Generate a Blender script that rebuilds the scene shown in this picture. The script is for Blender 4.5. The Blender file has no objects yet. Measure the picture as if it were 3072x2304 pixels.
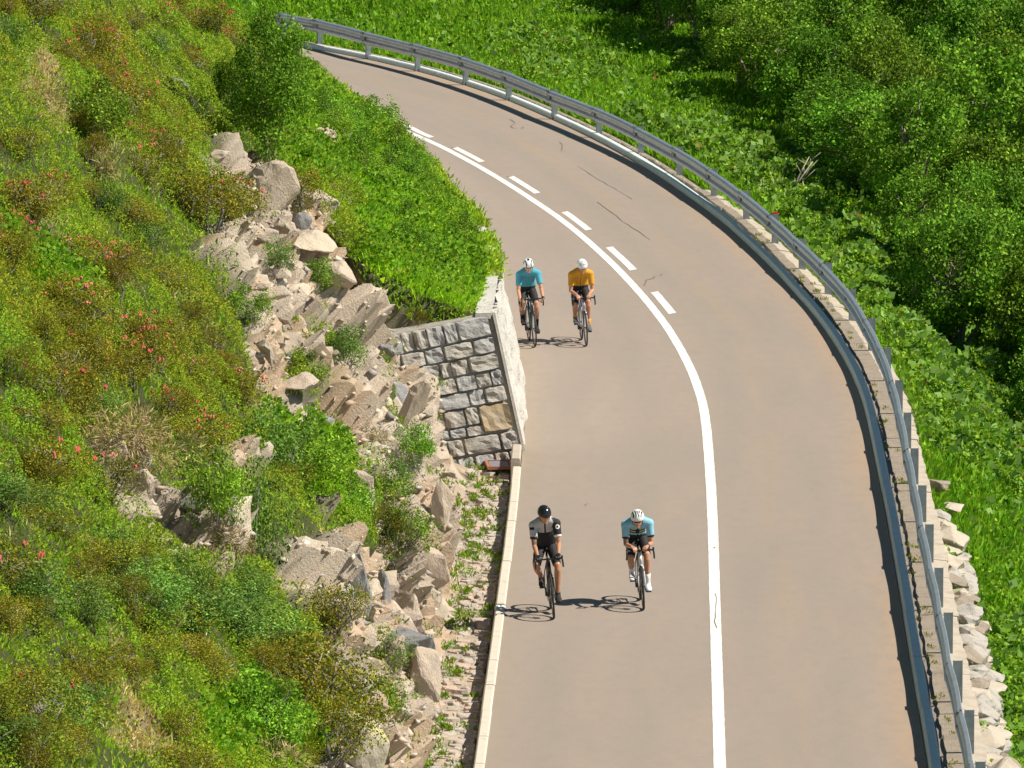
import bpy, bmesh, math, random
import numpy as np
from mathutils import Vector, Matrix, Euler
from mathutils.bvhtree import BVHTree
from mathutils.geometry import convex_hull_2d
R = math.radians
SC = bpy.context.scene
COL = SC.collection
# ------------------------------------------------------------------ camera, sky, sun
CAM_H, PITCH, FPX = 18.93, 7.55, 25525.0
cd = bpy.data.cameras.new('camera'); cam = bpy.data.objects.new('camera', cd); COL.objects.link(cam)
cam.location = (0, 0, CAM_H); cam.rotation_euler = (R(90 - PITCH), 0, 0)
cd.sensor_width = 36; cd.lens = FPX / 3072 * 36; cd.clip_start = 1; cd.clip_end = 6000
SC.camera = cam
SUN_EL, SUN_AZ = 50.0, 102.0            # azimuth: clockwise from +Y (the viewing direction); 90 = from the right
W = bpy.data.worlds.new('World'); SC.world = W; W.use_nodes = True
nt = W.node_tree; sky = nt.nodes.new('ShaderNodeTexSky'); sky.sky_type = 'NISHITA'; sky.sun_disc = False
sky.sun_elevation = R(SUN_EL); sky.sun_rotation = R(SUN_AZ); sky.altitude = 2000
sky.air_density = 1.0; sky.dust_density = 0.3; sky.ozone_density = 1.5
bg = nt.nodes['Background']; bg.inputs[1].default_value = 0.05
sk = nt.nodes.new('ShaderNodeMix'); sk.data_type = 'RGBA'; sk.blend_type = 'MULTIPLY'; sk.inputs[0].default_value = 1; sk.inputs[7].default_value = (.72, 1.06, 1.0, 1)
nt.links.new(sky.outputs[0], sk.inputs[6]); nt.links.new(sk.outputs[2], bg.inputs[0])
sl = bpy.data.lights.new('sun', 'SUN'); sl.energy = 5.0; sl.angle = R(0.5); sl.color = (1.0, 0.91, 0.77)
so = bpy.data.objects.new('sun', sl); COL.objects.link(so)
sdir = Vector((math.sin(R(SUN_AZ)) * math.cos(R(SUN_EL)), math.cos(R(SUN_AZ)) * math.cos(R(SUN_EL)), math.sin(R(SUN_EL))))
so.rotation_euler = sdir.to_track_quat('Z', 'Y').to_euler(); so.location = (30, 90, 60)
SC.view_settings.view_transform = 'Standard'; SC.view_settings.look = 'None'
SC.view_settings.gamma = 1; SC.view_settings.exposure = 0.44; SC.view_settings.use_curve_mapping = False
SC.render.resolution_x = 1024; SC.render.resolution_y = 768
SC.cycles.max_bounces = 6; SC.cycles.transparent_max_bounces = 4

# ------------------------------------------------------------------ helpers
rng = np.random.default_rng(7); random.seed(7)
cp, sp = math.cos(R(PITCH)), math.sin(R(PITCH))
def ray(px, py):                          # a direction from the viewpoint through a spot of the photo
    X = (px - 1536) / FPX; Y = (py - 1152) / FPX
    return Vector((X, cp - Y * sp, -sp - Y * cp)).normalized()
def G(px, py, z=0.0):                     # where that sight line meets the level z
    d = ray(px, py); t = (CAM_H - z) / -d.z
    return Vector((d.x * t, d.y * t, z))
def proj(P):                              # world -> photo coordinates, arrays
    P = np.asarray(P, float); y = P[..., 1]; z = P[..., 2] - CAM_H
    dep = y * cp - z * sp; up = y * sp + z * cp
    return 1536 + FPX * P[..., 0] / dep, 1152 - FPX * up / dep, FPX / dep
def tag(o, label=None, cat=None, group=None, kind=None):
    if label: o['label'] = label
    if cat: o['category'] = cat
    if group: o['group'] = group
    if kind: o['kind'] = kind
    return o
def empty(name, loc=(0, 0, 0), rot=(0, 0, 0)):
    o = bpy.data.objects.new(name, None); COL.objects.link(o); o.location = loc; o.rotation_euler = rot
    o.empty_display_size = 0.2
    return o
def np_mesh(name, V, F, mats, col=None, parent=None, smooth=False, mi=None, uv=None, attrs=None):
    me = bpy.data.meshes.new(name); V = np.asarray(V, np.float32).reshape(-1, 3)
    F = np.asarray(F, np.int32); n, k = F.shape
    me.vertices.add(len(V)); me.vertices.foreach_set('co', V.ravel())
    me.loops.add(n * k); me.loops.foreach_set('vertex_index', F.ravel())
    me.polygons.add(n); me.polygons.foreach_set('loop_start', np.arange(0, n * k, k, dtype=np.int32))
    me.polygons.foreach_set('loop_total', np.full(n, k, np.int32))
    if smooth: me.polygons.foreach_set('use_smooth', np.ones(n, bool))
    if mi is not None: me.polygons.foreach_set('material_index', np.asarray(mi, np.int32))
    for m in (mats if isinstance(mats, (list, tuple)) else [mats]): me.materials.append(m)
    if col is not None:
        a = me.attributes.new('Col', 'FLOAT_COLOR', 'POINT')
        c = np.ones((len(V), 4), np.float32); c[:, :col.shape[1]] = col; a.data.foreach_set('color', c.ravel())
    if uv is not None:
        l = me.uv_layers.new(name='UVMap'); l.data.foreach_set('uv', np.asarray(uv, np.float32)[F.ravel()].ravel())
    me.update(calc_edges=True); me.validate()
    o = bpy.data.objects.new(name, me); COL.objects.link(o)
    if parent: o.parent = parent
    return o
class MB:                                  # collects shapes for ONE mesh object
    def __init__(s): s.v = []; s.f = []; s.m = []; s.n = 0
    def add(s, V, F, mi=0):
        V = [tuple(p) for p in V]; s.v += V; s.f += [tuple(i + s.n for i in f) for f in F]; s.m += [mi] * len(F); s.n += len(V)
    def box(s, c, d, rot=None, mi=0, jit=0.0):
        V = []
        for sx in (-1, 1):
            for sy in (-1, 1):
                for sz in (-1, 1):
                    p = Vector((sx * d[0] / 2, sy * d[1] / 2, sz * d[2] / 2))
                    if jit: p += Vector([random.uniform(-jit, jit) for _ in range(3)])
                    if rot is not None: p = rot @ p
                    V.append(p + Vector(c))
        s.add(V, [(0, 1, 3, 2), (4, 6, 7, 5), (0, 4, 5, 1), (2, 3, 7, 6), (0, 2, 6, 4), (1, 5, 7, 3)], mi)
    def tube(s, P, r, n=8, side=None, mi=0, cap=True, closed=False):
        P = [Vector(p) for p in P]; N = len(P)
        if not isinstance(r, list): r = [r] * N
        r = [(q, q) if not isinstance(q, (list, tuple)) else q for q in r]
        V = []; prev = side and Vector(side)
        for i, p in enumerate(P):
            if closed: T = P[(i + 1) % N] - P[i - 1]
            else: T = P[min(i + 1, N - 1)] - P[max(i - 1, 0)]
            T = T.normalized() if T.length > 1e-9 else Vector((0, 0, 1))
            if prev is None: prev = Vector((1, 0, 0)) if abs(T.x) < .9 else Vector((0, 1, 0))
            A = (prev - T * prev.dot(T)); A = A.normalized() if A.length > 1e-6 else T.orthogonal().normalized()
            if side is None: prev = A
            B = T.cross(A)
            for k in range(n):
                t = 2 * math.pi * k / n; V.append(p + A * (math.cos(t) * r[i][0]) + B * (math.sin(t) * r[i][1]))
        F = []
        for i in range(N if closed else N - 1):
            j = (i + 1) % N
            for k in range(n):
                l = (k + 1) % n; F.append((i * n + k, i * n + l, j * n + l, j * n + k))
        if cap and not closed: F += [tuple(range(n - 1, -1, -1)), tuple((N - 1) * n + k for k in range(n))]
        s.add(V, F, mi)
    def capsule(s, P, r, n=10, side=None, mi=0):     # tube with rounded ends
        P = [Vector(p) for p in P]; r = [(q, q) if not isinstance(q, (list, tuple)) else tuple(q) for q in r]
        r = list(r); t0 = (P[0] - P[1]).normalized(); t1 = (P[-1] - P[-2]).normalized()
        a, b = min(r[0]), min(r[-1])
        pre = [(P[0] + t0 * a * math.sin(t), tuple(q * math.cos(t) for q in r[0])) for t in (1.45, 1.1, .6)]
        post = [(P[-1] + t1 * b * math.sin(t), tuple(q * math.cos(t) for q in r[-1])) for t in (.6, 1.1, 1.45)]
        s.tube([p for p, _ in pre] + P + [p for p, _ in post], [q for _, q in pre] + r + [q for _, q in post], n, side, mi)
    def ball(s, c, d, rot=None, nu=14, nv=9, mi=0):
        V = []; F = []
        for i in range(nv + 1):
            t = math.pi * i / nv
            for k in range(nu):
                u = 2 * math.pi * k / nu
                p = Vector((d[0] * math.sin(t) * math.cos(u), d[1] * math.sin(t) * math.sin(u), d[2] * math.cos(t)))
                if rot is not None: p = rot @ p
                V.append(p + Vector(c))
        for i in range(nv):
            for k in range(nu):
                l = (k + 1) % nu; F.append((i * nu + k, (i + 1) * nu + k, (i + 1) * nu + l, i * nu + l))
        s.add(V, F, mi)
    def build(s, name, mats, parent=None, smooth=False, matfn=None):
        me = bpy.data.meshes.new(name); me.from_pydata(s.v, [], s.f)
        for m in (mats if isinstance(mats, (list, tuple)) else [mats]): me.materials.append(m)
        me.polygons.foreach_set('material_index', s.m)
        if smooth: me.polygons.foreach_set('use_smooth', [True] * len(me.polygons))
        me.update(); o = bpy.data.objects.new(name, me); COL.objects.link(o)
        if parent: o.parent = parent
        return o
def remesh(o, vox, smooth=4, matfn=None, mats=None):      # fuse the shapes of one mesh into a single continuous surface
    m = o.modifiers.new('r', 'REMESH'); m.mode = 'VOXEL'; m.voxel_size = vox; m.use_smooth_shade = True
    if smooth: q = o.modifiers.new('s', 'SMOOTH'); q.iterations = smooth; q.factor = .5
    dg = bpy.context.evaluated_depsgraph_get(); me = bpy.data.meshes.new_from_object(o.evaluated_get(dg))
    old = o.data; o.modifiers.clear(); me.name = old.name
    me.materials.clear()
    for mm in (mats or list(old.materials)): me.materials.append(mm)
    o.data = me
    me.polygons.foreach_set('use_smooth', [True] * len(me.polygons))
    if matfn:
        me.polygons.foreach_set('material_index', [matfn(p.center, p.normal) for p in me.polygons])
    else: me.polygons.foreach_set('material_index', [0] * len(me.polygons))
    me.update()
def copy_tree(o, parent=None):
    c = o.copy(); COL.objects.link(c); c.parent = parent
    for ch in list(o.children): copy_tree(ch, c)
    return c
# noise on arrays
def _h(ix, iy, iz, seed):
    n = (ix.astype(np.int64) * 374761393 + iy.astype(np.int64) * 668265263 + iz.astype(np.int64) * 2147483647 + seed * 1274126177) & 0xffffffff
    n = ((n ^ (n >> 13)) * 1274126177) & 0xffffffff
    return ((n ^ (n >> 16)) & 0xffffff) / float(0xffffff)
def vnoise(x, y, seed=0):
    x0 = np.floor(x); y0 = np.floor(y); fx = x - x0; fy = y - y0; z = np.zeros_like(x0)
    fx = fx * fx * (3 - 2 * fx); fy = fy * fy * (3 - 2 * fy)
    a = _h(x0, y0, z, seed); b = _h(x0 + 1, y0, z, seed); c = _h(x0, y0 + 1, z, seed); d = _h(x0 + 1, y0 + 1, z, seed)
    return (a * (1 - fx) + b * fx) * (1 - fy) + (c * (1 - fx) + d * fx) * fy
def fbm(x, y, o=4, seed=0):
    r = 0; a = .5; t = 0
    for i in range(o): r = r + a * vnoise(x * 2 ** i, y * 2 ** i, seed + i * 17); t += a; a *= .5
    return r / t * 2 - 1
def cell(x, y, seed=0):                  # blocky facets: value and tilt per irregular cell
    x0 = np.floor(x); y0 = np.floor(y); best = np.full(x.shape, 9.); sec = np.full(x.shape, 9.); val = np.zeros(x.shape)
    zz = np.zeros_like(x0)
    for i in (-1, 0, 1):
        for j in (-1, 0, 1):
            cx = x0 + i; cy = y0 + j; px = cx + _h(cx, cy, zz, seed); py = cy + _h(cx, cy, zz, seed + 5)
            d = np.hypot(x - px, y - py); v = _h(cx, cy, zz, seed + 9) - .5 + (x - px) * (_h(cx, cy, zz, seed + 11) - .5) * 1.2 + (y - py) * (_h(cx, cy, zz, seed + 13) - .5) * 1.2
            n = d < best; sec = np.where(n, best, np.minimum(sec, d)); val = np.where(n, v, val); best = np.where(n, d, best)
    return val, sec - best
def sstep(x, a, b):
    t = np.clip((x - a) / (b - a), 0, 1); return t * t * (3 - 2 * t)
def inpoly(px, py, poly):
    r = np.zeros(px.shape, bool); n = len(poly)
    for i in range(n):
        x1, y1 = poly[i]; x2, y2 = poly[(i + 1) % n]
        if y1 == y2: continue
        c = ((y1 > py) != (y2 > py)) & (px < (x2 - x1) * (py - y1) / (y2 - y1) + x1); r ^= c
    return r

# ------------------------------------------------------------------ materials
def mat(name, base=(.5, .5, .5), rough=.7, metal=0., noise=None, bump=None, vcol=False, objrand=0, spec=.5):
    """noise: list of (scale, colour, lo, hi, [stretch]) layers mixed over the base; bump: (scale, strength, dist)"""
    m = bpy.data.materials.new(name); m.use_nodes = True; N = m.node_tree.nodes; L = m.node_tree.links
    b = N['Principled BSDF']; b.inputs['Roughness'].default_value = rough; b.inputs['Metallic'].default_value = metal
    b.inputs['Specular IOR Level'].default_value = spec
    tc = N.new('ShaderNodeTexCoord'); cur = None
    if vcol:
        a = N.new('ShaderNodeAttribute'); a.attribute_name = 'Col'; cur = a.outputs['Color']
    else:
        c = N.new('ShaderNodeRGB'); c.outputs[0].default_value = (*base, 1); cur = c.outputs[0]
    for ly in (noise or []):
        sc_, colr, lo, hi = ly[:4]; mp = N.new('ShaderNodeMapping'); L.new(tc.outputs['Object'], mp.inputs[0])
        if len(ly) > 4: mp.inputs['Scale'].default_value = ly[4]
        if len(ly) > 5 and ly[5] == 'v':
            t = N.new('ShaderNodeTexVoronoi'); t.feature = 'DISTANCE_TO_EDGE'; t.inputs['Scale'].default_value = sc_; o = t.outputs['Distance']
        else:
            t = N.new('ShaderNodeTexNoise'); t.inputs['Scale'].default_value = sc_; t.inputs['Detail'].default_value = 6; t.inputs['Roughness'].default_value = .65; o = t.outputs['Fac']
        L.new(mp.outputs[0], t.inputs['Vector'])
        r = N.new('ShaderNodeMapRange'); r.inputs[1].default_value = lo; r.inputs[2].default_value = hi; L.new(o, r.inputs[0])
        mx = N.new('ShaderNodeMix'); mx.data_type = 'RGBA'; L.new(r.outputs[0], mx.inputs[0]); L.new(cur, mx.inputs[6]); mx.inputs[7].default_value = (*colr, 1); cur = mx.outputs[2]
    if objrand:
        oi = N.new('ShaderNodeObjectInfo'); hs = N.new('ShaderNodeHueSaturation'); r = N.new('ShaderNodeMapRange')
        L.new(oi.outputs['Random'], r.inputs[0]); r.inputs[3].default_value = 1 - objrand; r.inputs[4].default_value = 1 + objrand
        L.new(r.outputs[0], hs.inputs['Value']); L.new(cur, hs.inputs['Color'])
        r2 = N.new('ShaderNodeMapRange'); mm = N.new('ShaderNodeMath'); mm.operation = 'FRACT'; m3 = N.new('ShaderNodeMath'); m3.operation = 'MULTIPLY'; m3.inputs[1].default_value = 7.31
        L.new(oi.outputs['Random'], m3.inputs[0]); L.new(m3.outputs[0], mm.inputs[0]); L.new(mm.outputs[0], r2.inputs[0]); r2.inputs[3].default_value = .5 - objrand * .10; r2.inputs[4].default_value = .5 + objrand * .06
        L.new(r2.outputs[0], hs.inputs['Hue']); cur = hs.outputs[0]
    L.new(cur, b.inputs['Base Color']); m['_c'] = 1
    if bump:
        t = N.new('ShaderNodeTexNoise'); t.inputs['Scale'].default_value = bump[0]; t.inputs['Detail'].default_value = 8; t.inputs['Roughness'].default_value = .7
        L.new(tc.outputs['Object'], t.inputs['Vector'])
        u = N.new('ShaderNodeBump'); u.inputs['Strength'].default_value = bump[1]; u.inputs['Distance'].default_value = bump[2]
        L.new(t.outputs['Fac'], u.inputs['Height']); L.new(u.outputs[0], b.inputs['Normal'])
    return m
def leafmat(name, objrand=.18, trans=.2, rough=.7):
    m = mat(name, vcol=True, rough=rough, objrand=objrand, spec=.15); N = m.node_tree.nodes; L = m.node_tree.links
    b = N['Principled BSDF']; src = b.inputs['Base Color'].links[0].from_socket
    t = N.new('ShaderNodeBsdfTranslucent'); hs = N.new('ShaderNodeHueSaturation'); hs.inputs['Value'].default_value = 1.5; hs.inputs['Hue'].default_value = .485
    L.new(src, hs.inputs['Color']); L.new(hs.outputs[0], t.inputs[0])
    x = N.new('ShaderNodeMixShader'); x.inputs[0].default_value = trans; L.new(b.outputs[0], x.inputs[1]); L.new(t.outputs[0], x.inputs[2])
    L.new(x.outputs[0], N['Material Output'].inputs[0]); return m
M = {}
ROCKL = (.56, .465, .365); ROCKD = (.20, .17, .14); ROCKG = (.33, .34, .35)
M['rock'] = mat('rock', ROCKL, .9, noise=[(1.6, (.40, .37, .33), .52, .72), (7, ROCKD, .60, .85), (3.2, (.58, .40, .25), .60, .78), (26, (.62, .57, .50), .55, .75)], bump=(14, .8, .05), objrand=.16)
M['rock_gray'] = mat('rock_gray', (.34, .34, .35), .9, noise=[(3, (.20, .20, .21), .45, .7), (16, (.50, .50, .48), .55, .75), (5, (.36, .37, .20), .66, .8)], bump=(14, .8, .05), objrand=.14)
M['rock_lichen'] = mat('rock_lichen', (.52, .47, .38), .9, noise=[(2.5, (.50, .48, .22), .48, .6), (7, (.34, .33, .31), .6, .75)], bump=(12, .7, .04))
M['soil'] = mat('soil', (.5, .4, .3), .95, vcol=True, noise=[(22, (.10, .075, .05), .58, .85), (55, (.62, .52, .42), .62, .8)], bump=(30, .9, .05))
M['wallstone'] = mat('wallstone', (.46, .43, .39), .9, noise=[(5, (.15, .14, .13), .5, .72), (2.0, (.42, .33, .22), .58, .72), (22, (.55, .53, .49), .56, .74, (1, 1, 3))], bump=(30, .9, .03))
M['wallstone_gray'] = mat('wallstone_gray', (.42, .415, .41), .9, noise=[(6, (.16, .17, .19), .5, .75), (20, (.5, .5, .5), .58, .74, (1, 1, 4))], bump=(30, .8, .03))
M['wallstone_ochre'] = mat('wallstone_ochre', (.44, .34, .21), .9, noise=[(5, (.30, .27, .22), .45, .7), (9, (.50, .28, .10), .62, .8)], bump=(26, .7, .02))
M['coping_inner'] = mat('coping_inner', (.36, .30, .24), .95, noise=[(5, (.26, .22, .18), .45, .7), (18, (.46, .40, .33), .55, .75)], bump=(30, 1, .03))
M['mortar'] = mat('mortar', (.38, .355, .32), .95, noise=[(9, (.28, .26, .23), .45, .7)], bump=(40, .8, .02))
M['wallwhite'] = mat('wallwhite', (.64, .62, .58), .9, noise=[(6, (.30, .29, .27), .52, .70), (3, (.56, .44, .30), .62, .8), (24, (.72, .70, .66), .5, .7)], bump=(16, 1, .05))
M['coping'] = mat('coping', (.50, .44, .36), .9, noise=[(4, (.37, .32, .26), .45, .7), (24, (.60, .55, .47), .55, .8), (2, (.55, .40, .25), .62, .8)], bump=(35, .6, .02))
M['kerb'] = mat('kerb', (.60, .55, .46), .9, noise=[(5, (.46, .41, .34), .5, .75), (30, (.66, .62, .55), .55, .8)], bump=(40, .5, .01))
M['kerb_gray'] = mat('kerb_gray', (.60, .70, .72), .9, noise=[(5, (.52, .60, .62), .5, .75), (30, (.66, .76, .78), .6, .8)], bump=(40, .5, .01))
M['paint'] = mat('paint', (.80, .79, .74), .6, noise=[(9, (.70, .67, .60), .58, .8), (60, (.60, .55, .48), .68, .85)])
M['crack'] = mat('crack', (.19, .16, .14), .9)
M['zinc'] = mat('zinc', (.50, .54, .57), .42, .55, noise=[(5, (.38, .42, .45), .45, .7), (40, (.62, .66, .68), .6, .8), (3, (.30, .27, .24), .70, .85)])
M['zinc_dark'] = mat('zinc_dark', (.24, .28, .31), .5, .45, noise=[(8, (.16, .19, .21), .45, .7)])  # zinc with the posts' shade put into its colour; splice plates share it
M['red_reflector'] = mat('red_reflector', (.55, .03, .02), .3)
M['leaf'] = leafmat('leaf')
M['cover'] = leafmat('cover', 0, .3)
M['grass'] = leafmat('grass', 0, .35, .6)
M['bark'] = mat('bark', (.30, .26, .21), .9, noise=[(8, (.16, .13, .10), .5, .75, (1, 1, .3)), (20, (.48, .44, .38), .6, .8)], bump=(30, .6, .02))
M['twig'] = mat('twig', (.24, .22, .20), .9, noise=[(9, (.38, .36, .33), .5, .8)])
M['petal'] = mat('petal', (.66, .09, .09), .6, noise=[(9, (.70, .16, .20), .45, .7)])
M['petal_yellow'] = mat('petal_yellow', (.80, .50, .02), .6)
M['black'] = mat('black', (.012, .013, .015), .38, noise=[(8, (.03, .03, .034), .5, .8)])
M['rubber'] = mat('rubber', (.018, .018, .018), .8, noise=[(20, (.035, .035, .035), .5, .8)])
M['steel'] = mat('steel', (.45, .45, .46), .3, .9, noise=[(20, (.3, .3, .3), .5, .8)])
M['rust'] = mat('rust', (.36, .15, .09), .8, noise=[(9, (.22, .10, .07), .5, .8)])
M['grate'] = mat('grate', (.40, .43, .50), .6, .2, noise=[(12, (.30, .32, .38), .5, .8)])
# ------------------------------------------------------------------ the line of the road: right kerb, heading bends left with distance
_ty = [-50, 138, 142, 146, 150, 154, 158, 162, 166, 170, 174, 178.7, 182, 186, 191, 194, 198, 200.5, 204, 210, 220, 235, 260]
_tt = [-.022, -.022, 0, .025, .045, .07, .085, .105, .13, .15, .175, .2, .22, .24, .26, .295, .35, .42, .5, .65, .95, 1.25, 1.3]
DS = 0.25
def _integrate():
    pts = [(5.40, 113.7)]; x, y = pts[0]
    while x > -60 and y < 262:
        t = float(np.interp(y, _ty, _tt)); x -= math.sin(t) * DS; y += math.cos(t) * DS; pts.append((x, y))
    back = []; x, y = 5.40, 113.7
    while y > 40:
        x += math.sin(-.022) * DS; y -= math.cos(.022) * DS; back.append((x, y))
    return np.array(back[::-1] + pts)
KP = _integrate()
# smooth the heading once more
for _ in range(30): KP[1:-1] = (KP[:-2] + KP[1:-1] * 2 + KP[2:]) / 4
_off = np.interp(KP[:, 1], [106, 126, 133, 141, 148, 155, 162, 172, 182, 192, 200, 230], [0, -.05, -.10, -.17, -.24, -.28, -.24, -.02, .36, .68, .76, .76])
for _ in range(60): _off[1:-1] = (_off[:-2] + _off[1:-1] * 2 + _off[2:]) / 4
_t = np.gradient(KP, axis=0); _t /= np.linalg.norm(_t, axis=1)[:, None]; KP = KP + np.stack([_t[:, 1], -_t[:, 0]], 1) * _off[:, None]
KT = np.gradient(KP, axis=0); KT /= np.linalg.norm(KT, axis=1)[:, None]
KN = np.stack([KT[:, 1], -KT[:, 0]], 1)               # to the right (outer side)
KS = np.concatenate([[0], np.cumsum(np.linalg.norm(np.diff(KP, axis=0), axis=1))])
def s_of_y(y): return float(np.interp(y, KP[:, 1], KS))
def K(s, off=0.0):                                      # a spot off metres right of the right kerb line
    s = np.asarray(s, float); x = np.interp(s, KS, KP[:, 0]); y = np.interp(s, KS, KP[:, 1])
    nx = np.interp(s, KS, KN[:, 0]); ny = np.interp(s, KS, KN[:, 1]); return x + nx * off, y + ny * off
WID = 5.58
S0, S1 = s_of_y(60), KS[-1] - 2
def ribbon(name, offs, zs, m, s0=S0, s1=S1, ds=.5, parent=None, kind=None, uv=False, jag=None):
    s = np.arange(s0, s1, ds); V = []; U = []
    for k, (o, z) in enumerate(zip(offs, zs)):
        oo = np.full(s.shape, float(o))
        if jag and k in jag: oo = oo + jag[k] * (vnoise(s * 3, s * 0 + k, 3 + k) - .5)
        x, y = K(s, oo); V.append(np.stack([x, y, np.full(s.shape, float(z))], 1)); U.append(np.stack([oo, s], 1))
    n = len(s); V = np.concatenate(V); F = []
    i = np.arange(n - 1)
    for k in range(len(offs) - 1): F.append(np.stack([k * n + i, (k + 1) * n + i, (k + 1) * n + i + 1, k * n + i + 1], 1))
    o = np_mesh(name, V, np.concatenate(F), m, parent=parent, uv=np.concatenate(U) if uv else None)
    if kind: o['kind'] = kind
    return o
# road material: pale tan asphalt, rust-stained gutter, stained wheel track
def road_mat():
    m = bpy.data.materials.new('asphalt'); m.use_nodes = True; N = m.node_tree.nodes; L = m.node_tree.links; b = N['Principled BSDF']
    b.inputs['Roughness'].default_value = .92; b.inputs['Specular IOR Level'].default_value = .25
    uv = N.new('ShaderNodeUVMap'); sep = N.new('ShaderNodeSeparateXYZ'); L.new(uv.outputs[0], sep.inputs[0])
    def mp(scale):
        q = N.new('ShaderNodeMapping'); q.inputs['Scale'].default_value = scale; L.new(uv.outputs[0], q.inputs[0]); return q.outputs[0]
    def noise(vec, sc, lo, hi, det=5):
        t = N.new('ShaderNodeTexNoise'); t.inputs['Scale'].default_value = sc; t.inputs['Detail'].default_value = det; L.new(vec, t.inputs['Vector'])
        r = N.new('ShaderNodeMapRange'); r.inputs[1].default_value = lo; r.inputs[2].default_value = hi; L.new(t.outputs['Fac'], r.inputs[0]); return r.outputs[0]
    def rng_(a, lo, hi, o0=0., o1=1.):
        r = N.new('ShaderNodeMapRange'); r.interpolation_type = 'SMOOTHSTEP'
        r.inputs[1].default_value = lo; r.inputs[2].default_value = hi; r.inputs[3].default_value = o0; r.inputs[4].default_value = o1; L.new(a, r.inputs[0]); return r.outputs[0]
    def mul(a, b_):
        q = N.new('ShaderNodeMath'); q.operation = 'MULTIPLY'; q.use_clamp = True
        for i, v in enumerate((a, b_)):
            if isinstance(v, (int, float)): q.inputs[i].default_value = v
            else: L.new(v, q.inputs[i])
        return q.outputs[0]
    def mix(f, a, c):
        q = N.new('ShaderNodeMix'); q.data_type = 'RGBA'; L.new(f, q.inputs[0]); L.new(a, q.inputs[6]); q.inputs[7].default_value = (*c, 1); return q.outputs[2]
    c0 = N.new('ShaderNodeRGB'); c0.outputs[0].default_value = (.318, .265, .228, 1); c = c0.outputs[0]
    c = mix(noise(mp((.9, .12, 1)), 1.0, .35, .75), c, (.285, .243, .21))
    c = mix(mul(noise(mp((1.4, .16, 1)), 1.1, .50, .78), .8), c, (.335, .272, .222))
    u = sep.outputs[0]
    # wheel tracks slightly grayer
    for cen in (-1.0, -2.15, -3.6, -4.9):
        q = N.new('ShaderNodeMath'); q.operation = 'SUBTRACT'; L.new(u, q.inputs[0]); q.inputs[1].default_value = cen
        a = N.new('ShaderNodeMath'); a.operation = 'ABSOLUTE'; L.new(q.outputs[0], a.inputs[0])
        c = mix(mul(rng_(a.outputs[0], 0.0, .42, .45, 0), noise(mp((.7, .10, 1)), 1, .3, .6)), c, (.270, .236, .205))
    # rust stain in the middle of the right lane and in the gutter
    q = N.new('ShaderNodeMath'); q.operation = 'SUBTRACT'; L.new(u, q.inputs[0]); q.inputs[1].default_value = -1.62
    a = N.new('ShaderNodeMath'); a.operation = 'ABSOLUTE'; L.new(q.outputs[0], a.inputs[0])
    c = mix(mul(rng_(a.outputs[0], .05, .42, 1, 0), mul(noise(mp((1.6, .12, 1)), 1.2, .44, .68), .55)), c, (.345, .268, .195))
    c = mix(mul(rng_(u, -.62, -.12, 0, 1), mul(noise(mp((1.1, .10, 1)), 1.0, .25, .62), .55)), c, (.40, .275, .175))
    c = mix(mul(rng_(u, -5.05, -5.5, 0, 1), mul(noise(mp((1.1, .10, 1)), 1.0, .32, .66), .6)), c, (.325, .262, .195))
    c = mix(mul(noise(mp((1, .35, 1)), 5.0, .45, .75), .5), c, (.262, .232, .205))
    c = mix(mul(noise(mp((1, 1, 1)), 9.0, .55, .80), .5), c, (.34, .295, .255))
    # fine aggregate
    tc = N.new('ShaderNodeTexCoord'); t = N.new('ShaderNodeTexNoise'); t.inputs['Scale'].default_value = 38; t.inputs['Detail'].default_value = 8; t.inputs['Roughness'].default_value = .8
    L.new(tc.outputs['Object'], t.inputs['Vector']); r = N.new('ShaderNodeMapRange'); r.inputs[1].default_value = .25; r.inputs[2].default_value = .75; r.inputs[3].default_value = .84; r.inputs[4].default_value = 1.16; L.new(t.outputs['Fac'], r.inputs[0])
    q = N.new('ShaderNodeMix'); q.data_type = 'RGBA'; q.blend_type = 'MULTIPLY'; q.inputs[0].default_value = 1; L.new(c, q.inputs[6])
    cc = N.new('ShaderNodeCombineColor'); [L.new(r.outputs[0], cc.inputs[i]) for i in range(3)]; L.new(cc.outputs[0], q.inputs[7])
    L.new(q.outputs[2], b.inputs['Base Color'])
    u2 = N.new('ShaderNodeBump'); u2.inputs['Strength'].default_value = .5; u2.inputs['Distance'].default_value = .006; L.new(t.outputs['Fac'], u2.inputs['Height']); L.new(u2.outputs[0], b.inputs['Normal'])
    return m
M['asphalt'] = road_mat()
offs = np.linspace(-WID, 0.02, 15)
road = ribbon('road', offs, [0] * 15, M['asphalt'], kind='structure', uv=True)
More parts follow.
